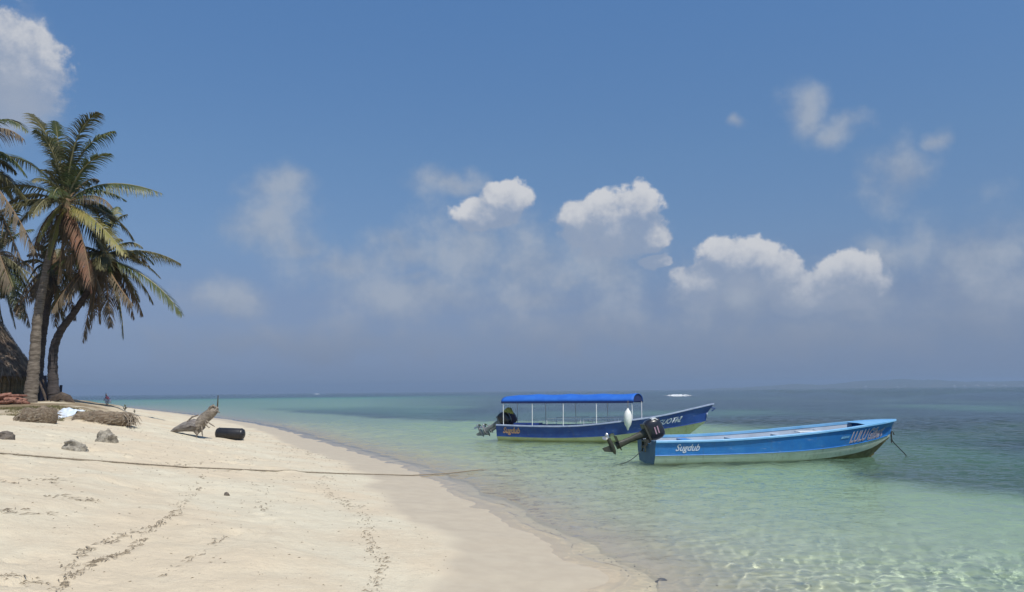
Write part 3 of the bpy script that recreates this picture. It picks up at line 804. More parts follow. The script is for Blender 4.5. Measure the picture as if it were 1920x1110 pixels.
mb = MB(); mb.tube([(LFR * .985, 0, 1.44), (LFR * 1.005, 0, 1.40), (LFR * .99, 0, 1.30)], .03, 8); mb.build('bow_eye', M_NAVY, far)
mb = MB(); mb.lathe([(.07, 0), (.07, .04)], 12, 'X', (LFR * .968, 0, 1.16)); mb.build('bow_plate', M_NAVYG, far)
far.location = (-.44, 37.1, .0); far.rotation_euler = (0, 0, math.radians(-23))
tag(far, 'dark blue open boat under a long blue canvas canopy, farther from the beach', 'boat')
FM = Matrix.Translation(far.location) @ Matrix.Rotation(math.radians(-23), 4, 'Z')
for (yy, cw, lg, lab, dec) in ((-.30, M_BLACK, M_GREYM, 'black tilted outboard under yellow cloth at the stern of the canopy boat', False),
                               (.36, mat('faded_cowl', (.07, .045, .085), .5, (.10, .07, .10), 5), M_GREYM, 'faded purple black outboard beside the cloth covered one on the canopy boat', False)):
    e = make_outboard('outboard_motor', None, cw, lg, math.radians(58), lab, 'outboard motors of the canopy boat', dec)
    e.location = FM @ Vector((-.02, yy, .62)); e.rotation_euler = (0, 0, math.radians(-23)); e.scale = (1.08,) * 3
# yellow cloth thrown over the black motor
mb = MB(); nx, ny = 16, 14; vs = []
for i in range(nx + 1):
    for j in range(ny + 1):
        u, v = i / nx - .5, j / ny - .5; rr = max(abs(u), abs(v)) * 2
        vs.append((u * .42, v * .40, .10 - .22 * rr ** 2.4 + .03 * math.sin(u * 21 + 3 * v) * math.cos(v * 17) + .02 * random.random()))
mb.add(vs, [(i * (ny + 1) + j, (i + 1) * (ny + 1) + j, (i + 1) * (ny + 1) + j + 1, i * (ny + 1) + j + 1) for i in range(nx) for j in range(ny)])
cl = mb.build('cloth', M_YEL); cl.modifiers.new('thick', 'SOLIDIFY').thickness = .012
cl.location = FM @ Vector((.42, -.34, 1.34)); cl.rotation_euler = (.1, .25, .2); tag(cl, 'yellow green cloth draped over the black motor under the canopy', 'cloth')
# white fender hung at the canopy's front corner
mb = MB(); mb.lathe([(.012, .0), (.03, .03), (.05, .10), (.115, .20), (.15, .34), (.155, .46), (.145, .58), (.10, .70), (.045, .78), (.03, .82)], 18)
fe = empty('fender'); mb.build('float', mat('fender_white', (.80, .80, .76), .45, (.72, .72, .68), 6), fe)
mb = MB(); mb.tube([(0, 0, .80), (.01, .01, 1.02), (.02, .05, 1.10)], .008, 6); mb.build('lanyard', M_ROPE, fe)
fe.scale = (1.12,) * 3; fe.location = FM @ Vector((6.10, -1.02, .52)); fe.rotation_euler = (0, .02, 0); tag(fe, 'white teardrop fender hanging from the canopy corner of the farther boat', 'fender')


def rope(name, pts, rad, mt, label, parent=None, n=8):
    sm = [];
    P = [Vector(p) for p in pts]
    for i in range(len(P) - 1):
        p0, p1, p2, p3 = P[max(i - 1, 0)], P[i], P[i + 1], P[min(i + 2, len(P) - 1)]
        for k in range(n):
            t = k / n; sm.append(.5 * ((2 * p1) + (p2 - p0) * t + (2 * p0 - 5 * p1 + 4 * p2 - p3) * t * t + (3 * p1 - p0 - 3 * p2 + p3) * t ** 3))
    sm.append(P[-1]); mb = MB(); mb.tube(sm, rad, 6); o = mb.build(name, mt, parent)
    if label: tag(o, label, 'rope')
    return o


NMx = Matrix.Translation(near.location) @ Matrix.Rotation(math.radians(10), 4, 'Z')
rope('mooring_rope', [NMx @ Vector((-.05, .05, .45)), NMx @ Vector((-.35, -.1, .22)), NMx @ Vector((-.7, -.25, .05)), NMx @ Vector((-1.15, -.4, -.06)), NMx @ Vector((-1.6, -.5, -.35))], .012, M_DROPE, 'thin dark rope hanging from the nearest boat transom into the water')
rope('mooring_rope', [NMx @ Vector((LN * .985, 0, .78)), NMx @ Vector((LN * .985 + .03, 0, .5)), NMx @ Vector((LN * .99 + .18, -.05, .25)), NMx @ Vector((LN + .30, -.1, .0)), NMx @ Vector((LN + .5, -.15, -.4))], .016, M_DROPE, 'dark bow rope dropping from the nearest boat to the water')
an_ = empty('anchor'); mb = MB(); mb.tube([(0, 0, .0), (.01, 0, .34)], .022, 8); mb.build('shank', M_DARKM, an_)
mb = MB(); mb.tube([(-.09, 0, .22), (-.03, .02, .32), (.05, 0, .36), (.10, 0, .26)], .02, 6); mb.build('fluke', M_DARKM, an_)
an_.location = NMx @ Vector((LN * .985 - .02, -.03, .42)); tag(an_, 'small dark anchor hanging under the bow of the nearest boat', 'anchor')

# long rope across the beach
RP = [(-160, 842), (0, 852), (130, 862), (250, 871), (350, 878), (500, 884), (640, 889), (770, 893), (840, 889), (905, 882)]
pts = []
for (px, py) in RP:
    g = on_sand(px, py); pts.append(Vector((g.x, g.y, max(g.z, 0) + .015)))
sm = [];
for i in range(len(pts) - 1):
    for k in range(14):
        q = pts[i].lerp(pts[i + 1], k / 14); g = max(tz(q.x, q.y) - .012, q.z - .01, -.004) + .013
        sm.append(Vector((q.x, q.y + .008 * math.sin(len(sm) * .21), max(g, 0 if i < 7 else g))))
sm += [pts[-1] + Vector((.5, .25, -.08)), pts[-1] + Vector((1.2, .7, -.3))]
mb = MB(); mb.tube(sm, .016, 6, jit=.25); tag(mb.build('beach_rope', M_ROPE), 'long thin brown rope lying across the sand into the water', 'rope')

# ---------------------------------------------------------------- palms
M_TRUNK = mat('palm_trunk', (.21, .175, .135), .9, (.10, .08, .06), 5, bump=.8, bscale=9, aniso=(.6, .6, 3.0), bdist=.04)
M_TRUNKD = mat('palm_trunk_shaded', (.075, .062, .058), .9, (.04, .034, .032), 5, bump=.8, bscale=9, aniso=(.6, .6, 3.0), bdist=.04)  # trunk colour darkened for the shade the crowns cast on it
F_GREEN = mat('frond_green', (.055, .075, .022), .5, (.10, .115, .035), 1.3, transl=.22)
F_OLIVE = mat('frond_olive', (.085, .082, .030), .55, (.13, .115, .045), 1.3, transl=.2)
F_YELLOW = mat('frond_yellow_green', (.20, .20, .045), .55, (.27, .23, .07), 1.5, transl=.25)
F_BROWN = mat('frond_dry_brown', (.10, .075, .045), .8, (.155, .12, .075), 1.5, transl=.12)
F_RUST = mat('frond_rust', (.21, .10, .055), .8, (.14, .085, .05), 1.5, transl=.12)
M_RIB = mat('frond_rib', (.22, .20, .09), .6, (.15, .13, .06), 3)
M_RIBD = mat('frond_rib_dry', (.20, .13, .07), .8)
M_HUSK = mat('coconut', (.16, .15, .05), .6, (.12, .09, .04), 6)
FM_ = dict(g=F_GREEN, o=F_OLIVE, y=F_YELLOW, b=F_BROWN, r=F_RUST)


def frond(root, base, ctrl, tip, kind='g', dens=1.0, wide=1.0, seed=0):
    rr = random.Random(seed); b, c, t_ = Vector(base), Vector(ctrl), Vector(tip)
    def P(t): return b * (1 - t) ** 2 + c * 2 * t * (1 - t) + t_ * t * t
    def T(t): return ((c - b) * (1 - t) + (t_ - c) * t).normalized()
    L = (c - b).length * .55 + (t_ - c).length * .55 + (t_ - b).length * .0
    L = sum((P((i + 1) / 12) - P(i / 12)).length for i in range(12))
    n = 12; mb = MB(); mb.tube([P(i / n) for i in range(n + 1)], [(.045 * (1 - i / n) ** .7 + .008) for i in range(n + 1)], 5)
    dry = kind in 'br'
    fr = mb.build('frond', M_RIBD if dry else M_RIB, root)
    N = int(88 * dens * max(.6, L / 4.0)); V = []; F = []; gap = [rr.uniform(.2, 1) for _ in range(3)]
    roll = rr.uniform(-.5, .5); hang = .55 if dry else rr.uniform(.22, .75)
    for i in range(N):
        t = .13 + .87 * i / (N - 1); p = P(t); tn = T(t)
        sdv = tn.cross(Vector((0, 0, 1)))
        if sdv.length < .25: sdv = tn.cross(Vector((math.cos(seed), math.sin(seed), .3)))
        sdv.normalize(); un = sdv.cross(tn).normalized()
        sdv = (Matrix.Rotation(roll, 3, tn) @ sdv)
        ll = L * .245 * wide * (math.sin(math.pi * min(1, .12 + .88 * t) ** .75) ** .55 + .14) * rr.uniform(.8, 1.1)
        ll = min(ll, 1.05)
        if dry and rr.random() < .15: continue
        if any(abs(t - g_) < .012 for g_ in gap): continue
        ll *= 1 - .3 * (rr.random() ** 3)
        for sg in (-1, 1):
            if rr.random() < .06: continue
            d = (sdv * sg * .85 + tn * (.45 + .55 * t) + un * (.25 if not dry else -.1) + Vector((rr.uniform(-.12, .12), rr.uniform(-.12, .12), rr.uniform(-.12, .12)))).normalized()
            w_ = .022 * rr.uniform(.8, 1.25) * (1.0 if not dry else .75); o = len(V); q = p.copy(); wdir = tn * .8 + un * .3
            wd = (wdir - wdir.dot(d) * d).normalized()
            for k in range(5):
                u = k / 4; ww = w_ * (1 - u ** 2.2) + .002
                V += [tuple(q - wd * ww), tuple(q + wd * ww)]
                if k < 4:
                    g = hang * (.5 + 2.0 * u); d2 = (d + Vector((0, 0, -1)) * g).normalized(); q = q + d2 * (ll / 4); d = (d + d2).normalized()
                    F.append((o + 2 * k, o + 2 * k + 1, o + 2 * k + 3, o + 2 * k + 2))
    me = mesh_np('leaflets', np.array(V), np.array(F), smooth=False)
    o = link('leaflets', me, FM_[kind], fr); tag(o, kind='stuff')
    return fr


def trunk_mesh(root, pts, rad, mt):
    sm = []; rd = []
    for i in range(len(pts) - 1):
        p0, p1, p2, p3 = pts[max(i - 1, 0)], pts[i], pts[i + 1], pts[min(i + 2, len(pts) - 1)]
        for k in range(10):
            t = k / 10; sm.append(.5 * ((2 * p1) + (p2 - p0) * t + (2 * p0 - 5 * p1 + 4 * p2 - p3) * t * t + (3 * p1 - p0 - 3 * p2 + p3) * t ** 3)); rd.append(rad[i] + (rad[i + 1] - rad[i]) * t)
    sm.append(pts[-1]); rd.append(rad[-1])
    # leaf scar rings
    fine = []; fr = []
    for i in range(len(sm) - 1):
        for k in range(3):
            t = k / 3; fine.append(sm[i].lerp(sm[i + 1], t)); fr.append((rd[i] + (rd[i + 1] - rd[i]) * t) * (1.025 if k == 0 else .985) * (1 + .05 * math.sin(i * 1.7)))
    mb = MB(); mb.tube(fine, fr, 14, jit=.10, seed=len(pts)); mb.build('trunk', mt, root)


def palm(name_label, Y, trunk_px, rad, crown_px, fr_px, rnd, mt, seed, flen=3.9, cY=None, randkinds='ggoob', group='coconut palms at the left edge of the beach'):
    """trunk and fronds follow measured points at the palm's own distance; fronds also reach towards and away from the viewer"""
    rr = random.Random(seed); c = at(*crown_px, cY or Y)
    if trunk_px[0] == 'ground':
        pts = [Vector((p[0], p[1], p[2])) for p in trunk_px[1]] + [c]
    else:
        pts = [at(px, py, Y + (0 if cY is None else (cY - Y) * i / len(trunk_px))) for i, (px, py) in enumerate(trunk_px)] + [c]
    pts[0].z = min(pts[0].z, tz(pts[0].x, pts[0].y) + .0) - .15
    root = empty('palm_tree', pts[0]); off = -pts[0]
    pts = [p + off for p in pts]; cc = c + off
    trunk_mesh(root, pts, [rad[0] + (rad[1] - rad[0]) * min(1, (i / (len(pts) - 1)) ** .6) for i in range(len(pts))], mt)
    s_ = seed * 100; cyy = cY or Y
    for (cx, cy_, tx, ty, dY, kd) in fr_px:
        b = cc + Vector((rr.uniform(-.08, .08), rr.uniform(-.08, .08), rr.uniform(-.1, .25)))
        frond(root, b, at(cx, cy_, cyy + dY * .5) + off, at(tx, ty, cyy + dY) + off, kd, seed=s_); s_ += 1
    for k in range(rnd):
        a = rr.uniform(0, 2 * math.pi); elv = rr.choice([1.1, .8, .5, .2, -.2, -.6]); L = flen * rr.uniform(.8, 1.05)
        if abs(math.cos(a)) > .75 and rr.random() < .6: a += 1.2
        d = Vector((math.cos(a) * math.cos(elv), math.sin(a) * math.cos(elv), math.sin(elv)))
        ct = cc + d * L * .55; tp = cc + d * L * .85 + Vector((0, 0, -L * (.25 + .25 * math.cos(elv))))
        kd = rr.choice(randkinds) if elv > -.1 else rr.choice('bbo')
        frond(root, cc + Vector((0, 0, .1)), ct, tp, kd, seed=s_); s_ += 1
    mb = MB()
    for k in range(7):
        a = rr.uniform(0, 6.28); mb = MB(); mb.lathe([(.02, -.13), (.09, -.08), (.12, 0), (.09, .09), (.02, .13)], 8, 'Z', tuple(cc + Vector((.22 * math.cos(a), .22 * math.sin(a), -.25 - .15 * rr.random()))))
        mb.build('coconut', M_HUSK, root)
    # fibrous sheath round the growing point
    mb = MB(); mb.tube([cc + Vector((0, 0, -.55)), cc + Vector((0, 0, -.1)), cc + Vector((0, 0, .5)), cc + Vector((0, 0, 1.0))], [.17, .22, .15, .04], 9, jit=.4); mb.build('sheath', M_RIBD, root)
    tag(root, name_label, 'palm tree', group); return root


palm('tallest coconut palm with a thick pale trunk and upright green crown', 38.0,
     [(56, 754), (64, 680), (70, 600), (82, 530), (97, 462)], (.32, .13), (124, 385),
     [(138, 262, 214, 246, .6, 'g'), (128, 238, 184, 212, -.4, 'o'), (150, 292, 206, 288, -.8, 'g'), (185, 318, 302, 362, .3, 'g'), (176, 338, 236, 376, 1.4, 'g'),
      (108, 262, 58, 214, .3, 'o'), (104, 262, 66, 244, -.9, 'g'), (112, 290, 104, 228, .8, 'g'), (66, 286, -6, 292, .5, 'g'), (48, 326, -20, 362, -.6, 'g'),
      (86, 350, 34, 420, 1.1, 'o'), (92, 396, 72, 452, -1.0, 'y'), (104, 404, 92, 486, -.5, 'y'), (172, 392, 236, 478, -.5, 'y'), (165, 400, 214, 505, .8, 'o'),
      (158, 425, 172, 545, -.6, 'r'), (140, 430, 132, 520, .4, 'b'), (118, 440, 108, 530, .2, 'b'), (60, 420, 62, 500, .7, 'b'), (150, 440, 196, 560, .6, 'b')],
     20, M_TRUNK, 3, 3.7, randkinds='ggobo')
palm('right hand coconut palm with a strongly curved trunk and drooping crown', 40.0,
     [(103, 750), (99, 700), (101, 655), (114, 620), (136, 590), (165, 545)], (.29, .13), (193, 482),
     [(204, 408, 238, 402, .8, 'o'), (192, 408, 176, 388, -.8, 'o'), (212, 396, 222, 388, 1.5, 'g'), (266, 452, 338, 494, .2, 'o'), (255, 470, 300, 520, 1.6, 'o'),
      (292, 512, 340, 590, -.2, 'g'), (224, 520, 232, 634, .1, 'g'), (176, 530, 155, 640, .2, 'b'), (236, 500, 262, 565, .8, 'o'), (150, 450, 112, 530, .2, 'o'),
      (158, 476, 118, 590, -.4, 'b'), (200, 540, 208, 612, -.7, 'b'), (182, 540, 186, 606, .7, 'b'), (140, 500, 100, 580, 1.0, 'o'), (222, 540, 250, 572, -.9, 'b'), (175, 540, 172, 612, -.4, 'b')],
     26, M_TRUNKD, 5, 3.2, randkinds='oogbb')
palm('dark straight coconut palm standing between the pale and the curved trunk', 41.5,
     [(72, 752), (72, 700), (78, 640), (86, 590)], (.30, .17), (100, 505),
     [(70, 470, 40, 560, -.6, 'o'), (66, 500, 22, 590, .4, 'b'), (84, 540, 74, 600, .5, 'o'), (130, 520, 140, 600, .6, 'b'), (140, 480, 160, 560, -.6, 'g'), (90, 440, 60, 470, 0, 'g'), (120, 440, 150, 450, .6, 'g'), (104, 545, 104, 612, -.5, 'b'), (110, 540, 122, 610, .9, 'o')],
     20, M_TRUNKD, 8, 3.0, randkinds='oobbg')
palm('coconut palm at the left edge whose low crown hangs over the thatched hut', 43.0,
     [(-30, 748), (-34, 640), (-30, 560)], (.30, .18), (-8, 480),
     [(30, 430, 62, 430, .5, 'g'), (40, 480, 66, 560, -.3, 'o'), (30, 520, 56, 612, .5, 'b'), (10, 540, 28, 612, .2, 'o'), (-10, 540, 6, 612, .8, 'o'), (20, 410, 36, 392, -.8, 'g'), (50, 500, 84, 540, .9, 'o'), (20, 500, 40, 596, -1.0, 'g')],
     18, M_TRUNK, 12, 3.2, randkinds='oobbg')
palm('coconut palm mostly outside the left edge, its topmost fronds reaching in', 36.0,
     [(-150, 750), (-130, 600), (-110, 420)], (.32, .19), (-78, 300),
     [(-8, 186, 52, 246, .2, 'g'), (-14, 206, 46, 262, -.7, 'b'), (0, 250, 50, 330, .5, 'g'), (0, 330, 66, 470, -.5, 'b'), (-14, 340, 44, 500, .4, 'b'), (-30, 380, 10, 520, .4, 'o'), (0, 300, 70, 400, .9, 'o'), (-20, 420, 22, 540, -.8, 'b')],
     10, M_TRUNK, 14, 3.9)

# ---------------------------------------------------------------- thatched hut
M_THATCH = mat('thatch', (.22, .165, .12), .95, (.11, .08, .06), 7, bump=.9, bscale=12, aniso=(2, 2, .5), bdist=.06)
M_STRAW = mat('straw', (.30, .23, .165), .95, (.13, .095, .07), 3)
M_CANE = mat('cane_wall', (.22, .165, .085), .9, (.13, .10, .055), 6, bump=.5, bscale=10)
hut = empty('thatched_hut'); hc = at(-52, 750, 42.0); gz = tz(hc.x, hc.y); hut.location = (hc.x, hc.y, gz)
R_E, Z_E = 2.85, 1.45
prof = [(R_E + .02, Z_E - .15), (R_E, Z_E), (2.35, Z_E + .75), (1.75, Z_E + 1.6), (1.15, Z_E + 2.6), (.55, Z_E + 3.7), (.12, Z_E + 4.4)]
mb = MB(); mb.lathe(prof, 40); roof = mb.build('roof', M_THATCH, hut)
mb = MB(); rr = random.Random(5)
for ring in range(26):
    f = ring / 25; hh_ = Z_E - .05 + 4.3 * f; rad_ = np.interp(hh_, [p_[1] for p_ in prof[1:]], [p_[0] for p_ in prof[1:]])
    for k in range(int(210 * rad_ / R_E) + 10):
        a = rr.uniform(0, 6.283); a2 = a + rr.uniform(-.07, .07); L = rr.uniform(.35, .8); r0 = rad_ + .0; r1 = rad_ + .05 + L * .42
        h0 = hh_ + .12; h1 = hh_ + .12 - L * .85; w_ = .035
        mb.add([(r0 * math.cos(a - w_ / rad_), r0 * math.sin(a - w_ / rad_), h0), (r0 * math.cos(a + w_ / rad_), r0 * math.sin(a + w_ / rad_), h0), (r1 * math.cos(a2), r1 * math.sin(a2), h1 + rr.uniform(-.04, .08))], [(0, 1, 2)])
tag(mb.build('straw', M_STRAW, roof, smooth=False), kind='stuff')
for k in range(64):                                                # upright canes of the wall
    a = 2 * math.pi * k / 64; mb = MB() if k == 0 else mb
    if k == 0:
        mb.tube([(0, 0, -.2), (0, .01, .7), (0, 0, 1.75)], .115, 7, jit=.2); o0 = mb.build('cane', M_CANE, hut)
        o0.location = (2.3, 0, 0); continue
    o = o0.copy(); COL.objects.link(o); o.parent = hut; o.location = (2.3 * math.cos(a), 2.3 * math.sin(a), rr.uniform(-.05, .05)); o.rotation_euler = (rr.uniform(-.03, .03), rr.uniform(-.03, .03), rr.uniform(0, 6))
tag(hut, 'dark thatched hut with a steep shaggy roof behind the palm trunks', 'hut')

# reddish wood and coconut husks heaped at the foot of the palms
M_LOGR = mat('red_brown_wood', (.20, .085, .055), .9, (.32, .17, .12), 5, bump=.6, bscale=14)
wp = empty('firewood_pile'); c0 = at(14, 757, 36.5); wp.location = (c0.x, c0.y, tz(c0.x, c0.y)); rr = random.Random(9)
for k in range(30):
    lay = k // 11; xx = rr.uniform(-.85, .85) * (1 - .22 * lay); a = rr.uniform(-.6, .6); L = rr.uniform(.4, .9)
    d = Vector((math.cos(a), math.sin(a) * .6, rr.uniform(-.25, .25))) * L / 2; c_ = Vector((xx, rr.uniform(-.3, .3), .07 + .15 * lay)); rd = rr.uniform(.05, .09)
    mb = MB(); mb.tube([c_ - d, c_ - d * .3 + Vector((0, .02, .015)), c_ + d], [rd, rd * 1.1, rd * .85], 8, jit=.25, seed=k); mb.build('log', M_LOGR, wp)
tag(wp, 'low heap of reddish brown firewood below the thatched hut', 'firewood')

# dark boards and poles leaning behind the curved trunk
M_DBOARD = mat('dark_board', (.022, .030, .055), .8, (.045, .045, .06), 6, bump=.4, bscale=15)
M_DWOOD = mat('dark_wood', (.055, .042, .035), .9, (.10, .075, .055), 7, bump=.5, bscale=15)
bf = empty('board_fence'); c0 = at(95, 757, 41.0); gz = tz(c0.x, c0.y); bf.location = (c0.x, c0.y, gz)
for (px, top, wd, ln) in ((78, 712, .16, .05), (84, 704, .18, -.1), (89, 714, .15, .04), (94, 722, .16, -.03), (104, 735, .17, .02), (110, 728, .16, 0), (113, 722, .13, .03), (118, 740, .17, -.02), (99, 730, .17, .02)):
    p_ = at(px, 750, 41.0); tp = at(px, top, 41.0); h_ = tp.z - gz + .1
    mb = MB(); mb.box((p_.x - c0.x, rr.uniform(-.08, .08), h_ / 2 - .1), (wd, .035, h_), Matrix.Rotation(ln, 3, 'Y')); mb.build('board', M_DBOARD, bf, smooth=False)
tag(bf, 'dark weathered boards standing round the foot of the curved palm', 'fence')
for (p0, p1, lab) in (((66, 700), (88, 755), 'thin brown pole leaning against the dark straight palm'), ((80, 712), (96, 756), 'second leaning pole, right of the thin brown pole')):
    a_ = at(*p0, 40.4); b_ = at(*p1, 40.0); b_.z = tz(b_.x, b_.y) - .03
    mb = MB(); mb.tube([b_, b_.lerp(a_, .5) + Vector((.03, 0, 0)), a_], [.07, .06, .045], 8, jit=.15); tag(mb.build('pole', M_DWOOD), lab, 'pole')
mb = MB(); c0 = at(116, 752, 39.0); g = tz(c0.x, c0.y)
mb.tube([(c0.x - .5, c0.y, g - .05), (c0.x - .35, c0.y, g + .16), (c0.x, c0.y, g + .30), (c0.x + .3, c0.y, g + .18), (c0.x + .55, c0.y + .1, g - .02)], [.10, .18, .20, .17, .06], 9, jit=.4, seed=3)
tag(mb.build('stump', M_DWOOD), 'low dark stump at the right foot of the curved palm', 'stump')


def lump(name, co_fn, nu, nv, mt, parent=None):
    mb = MB(); vs = []; fs = []
    for i in range(nu + 1):
        for j in range(nv): vs.append(co_fn(i / nu, 2 * math.pi * j / nv))
    for i in range(nu):
        for j in range(nv): fs.append((i * nv + j, i * nv + (j + 1) % nv, (i + 1) * nv + (j + 1) % nv, (i + 1) * nv + j))
    mb.add(vs, fs + [tuple(range(nv - 1, -1, -1)), tuple(nu * nv + j for j in range(nv))]); return mb.build(name, mt, parent)


# two fallen fibrous palm butts at the edge of the bank
M_FIB = mat('fibrous_wood', (.145, .100, .062), .95, (.26, .205, .14), 9, bump=1.0, bscale=16, aniso=(.5, 2, 2), bdist=.05)
M_ROOT = mat('root_fibre', (.34, .29, .22), .95, (.16, .12, .08), 12)


def fallen(px0, px1, py, Yd, rad, lab, seed, rootside, hgt):
    g0 = on_sand((px0 + px1) / 2, py); Yd = g0.y
    a_, b_ = at(px0, py, Yd), at(px1, py, Yd + .3); L = (b_ - a_).length; root = empty('fallen_palm_log', ((a_ + b_) / 2))
    root.location.z = min(tz(a_.x, a_.y), tz(b_.x, b_.y), g0.z); rr = random.Random(seed)
    def f(u, v):
        e = min(1, (u + .02) * 9, (1.02 - u) * 7) ** .5; r_ = rad * e * (1 + .35 * float(fbm(np.array([u * 5 + seed]), np.array([v * 1.3]), 3, seed)[0]))
        return ((u - .5) * L, math.cos(v) * r_ * 1.2, rad * hgt * .75 + math.sin(v) * r_ * hgt)
    lump('log', f, 46, 18, M_FIB, root); mb = MB()
    for k in range(420):
        u = rr.random(); v = rr.uniform(-.4, math.pi + .4); p_ = Vector(f(u, v)); L_ = rr.uniform(.08, .25); d = Vector((rr.uniform(-1, 1), math.cos(v) * .3, -.25 + .2 * rr.random())).normalized() * L_
        mb.add([p_ + Vector((0, 0, .012)), p_ + Vector((0, 0, -.012)), p_ + d + Vector((0, -.02, .0))], [(0, 1, 2)])
    tag(mb.build('fibre', M_ROOT, root, smooth=False), kind='stuff')
    mb = MB()
    for k in range(46):
        xx = rootside * L / 2 * rr.uniform(.7, 1.02); z0 = rr.uniform(.05, rad * hgt * 1.5); d = Vector((rootside * rr.uniform(.05, .45), rr.uniform(-.35, .1), -z0 * rr.uniform(.4, 1.05)))
        s0 = Vector((xx, rr.uniform(-.25, .15), z0)); mb.tube([s0, s0 + d * .5 + Vector((rootside * .06, 0, .04)), s0 + d], [.02, .014, .006], 5)
    tag(mb.build('root', M_ROOT, root), kind='stuff'); tag(root, lab, 'log', None); return root


fallen(134, 250, 790, 27, .30, 'large fallen brown palm log with frayed pale roots at its right end', 4, 1, 1.0)
fallen(44, 106, 792, 26, .33, 'shorter brown fibrous palm log with roots spreading to its left', 6, -1, .95)
# grass and litter along the bank
M_GRASS = mat('dry_grass', (.13, .13, .045), .9, (.21, .17, .085), 3, transl=.15)
mb = MB(); rr = random.Random(21)
for k in range(9000):
    px = rr.uniform(-60, 150) if k % 4 else rr.uniform(100, 250); Yd = rr.uniform(27.2, 31.5) if px < 120 else rr.uniform(28, 30)
    X_ = at(px, 770, Yd).x; pf = float(platform(np.array([X_]), np.array([Yd]))[0])
    if float(fbm(np.array([X_ * .9]), np.array([Yd * .9]), 2, 4)[0]) < -.1 + (.12 if px > 120 else 0): continue
    z0 = tz(X_, Yd) - .01; hh_ = rr.uniform(.04, .13); a = rr.uniform(0, 6.28)
    mb.add([(X_ - .008, Yd, z0), (X_ + .008, Yd, z0), (X_ + math.cos(a) * .07, Yd + math.sin(a) * .07, z0 + hh_)], [(0, 1, 2)])
tag(mb.build('grass', M_GRASS, smooth=False), 'short dry green brown grass on the bank below the palms', 'grass', kind='stuff')
# little dark seedlings at the end of the bank
M_SPRIG = mat('dark_leaf', (.03, .045, .025), .6, (.06, .07, .04), 8, transl=.1)
for (px, py, sc, lab) in ((234, 774, 1.0, 'small dark sprig growing behind the right end of the large log'), (252, 775, .7, 'smallest dark sprig nearest the water behind the large log')):
    c0 = on_sand(px, py); root = empty('seedling', c0); mb = MB(); mb.tube([(0, 0, -.03), (.02, 0, .1 * sc), (.0, .0, .22 * sc)], .012, 5); mb.build('stem', M_DWOOD, root)
    rr = random.Random(px)
    for k in range(11):
        a = rr.uniform(0, 6.28); b_ = Vector((0, 0, rr.uniform(.03, .2) * sc)); d = Vector((math.cos(a) * .7, math.sin(a) * .5, rr.uniform(.15, .9))).normalized() * rr.uniform(.14, .26) * sc
        s_ = d.cross(Vector((0, 0, 1))).normalized() * .035 * sc; mb = MB(); mb.add([b_, b_ + d * .5 + s_, b_ + d, b_ + d * .5 - s_ + Vector((0, 0, .01))], [(0, 1, 2, 3)]); mb.build('leaf', M_SPRIG, root, smooth=False)
    tag(root, lab, 'plant', 'dark sprigs by the large log')
# crumpled white sheet between the logs
M_SHEET = mat('white_plastic', (.72, .76, .80), .5, (.55, .62, .68), 6)
c0 = on_sand(116, 783); mb = MB(); nx, ny = 26, 14; vs = []
for i in range(nx + 1):
    for j in range(ny + 1):
        u, v = i / nx - .5, j / ny - .5; X_, Y0 = c0.x + u * .95, c0.y + .25 + v * .8
        e = 1 - max(abs(u), abs(v)) * 1.9; vs.append((X_, Y0, tz(X_, Y0) + .02 + max(0, e) * .16 + .07 * abs(math.sin(u * 13 + v * 7)) * math.cos(v * 9 + u * 3)))
mb.add(vs, [(i * (ny + 1) + j, (i + 1) * (ny + 1) + j, (i + 1) * (ny + 1) + j + 1, i * (ny + 1) + j + 1) for i in range(nx) for j in range(ny)])
tag(mb.build('plastic_sheet', M_SHEET), 'crumpled white plastic sheet lying between the two fallen logs', 'plastic sheet')

# ---------------------------------------------------------------- rocks
M_ROCK = mat('coral_rock', (.40, .36, .285), .95, (.22, .195, .155), 9, bump=1.0, bscale=18, bdist=.05, thr=(.4, .62))
M_ROCKD = mat('dark_rock', (.10, .085, .07), .95, (.18, .15, .12), 9, bump=1.0, bscale=18, bdist=.05)


def rock(name, px, py, w_, d_, h_, peak, seed, mt, lab, cat='rock', sink=.065, rz=0):
    c0 = on_sand(px, py) if py < 1090 or seed != 44 else None
    if c0 is None: X_, Y0 = on_plane(px, py, -.08); c0 = Vector((X_, Y0, tz(X_, Y0)))
    mb = MB(); nu, nv = 12, 22; vs = []; fs = []
    for i in range(nu + 1):
        for j in range(nv):
            a = 2 * math.pi * j / nv; ph = (i / nu) * math.pi / 2; x_ = math.cos(a) * math.cos(ph); y_ = math.sin(a) * math.cos(ph); z_ = math.sin(ph)
            k = 1 + .75 * float(fbm(np.array([x_ * 1.6 + seed]), np.array([y_ * 1.6 + z_ * 1.9]), 4, seed)[0])
            tp = 1 - .28 * z_ * peak
            vs.append((x_ * w_ / 2 * k * tp + z_ * peak * w_ * .06, y_ * d_ / 2 * k * tp, z_ ** (1 / (1 + .4 * peak)) * h_ * (1 + .5 * (k - 1)) - sink))
    for i in range(nu):
        for j in range(nv): fs.append((i * nv + j, i * nv + (j + 1) % nv, (i + 1) * nv + (j + 1) % nv, (i + 1) * nv + j))
    mb.add(vs, fs + [tuple(range(nv - 1, -1, -1))]); o = mb.build(name, mt, caust=True); o.location = (c0.x, c0.y + d_ * .3, c0.z); o.rotation_euler.z = rz; tag(o, lab, cat); return o


def mscale(px, py): c0 = on_sand(px, py); return c0.y / FPX


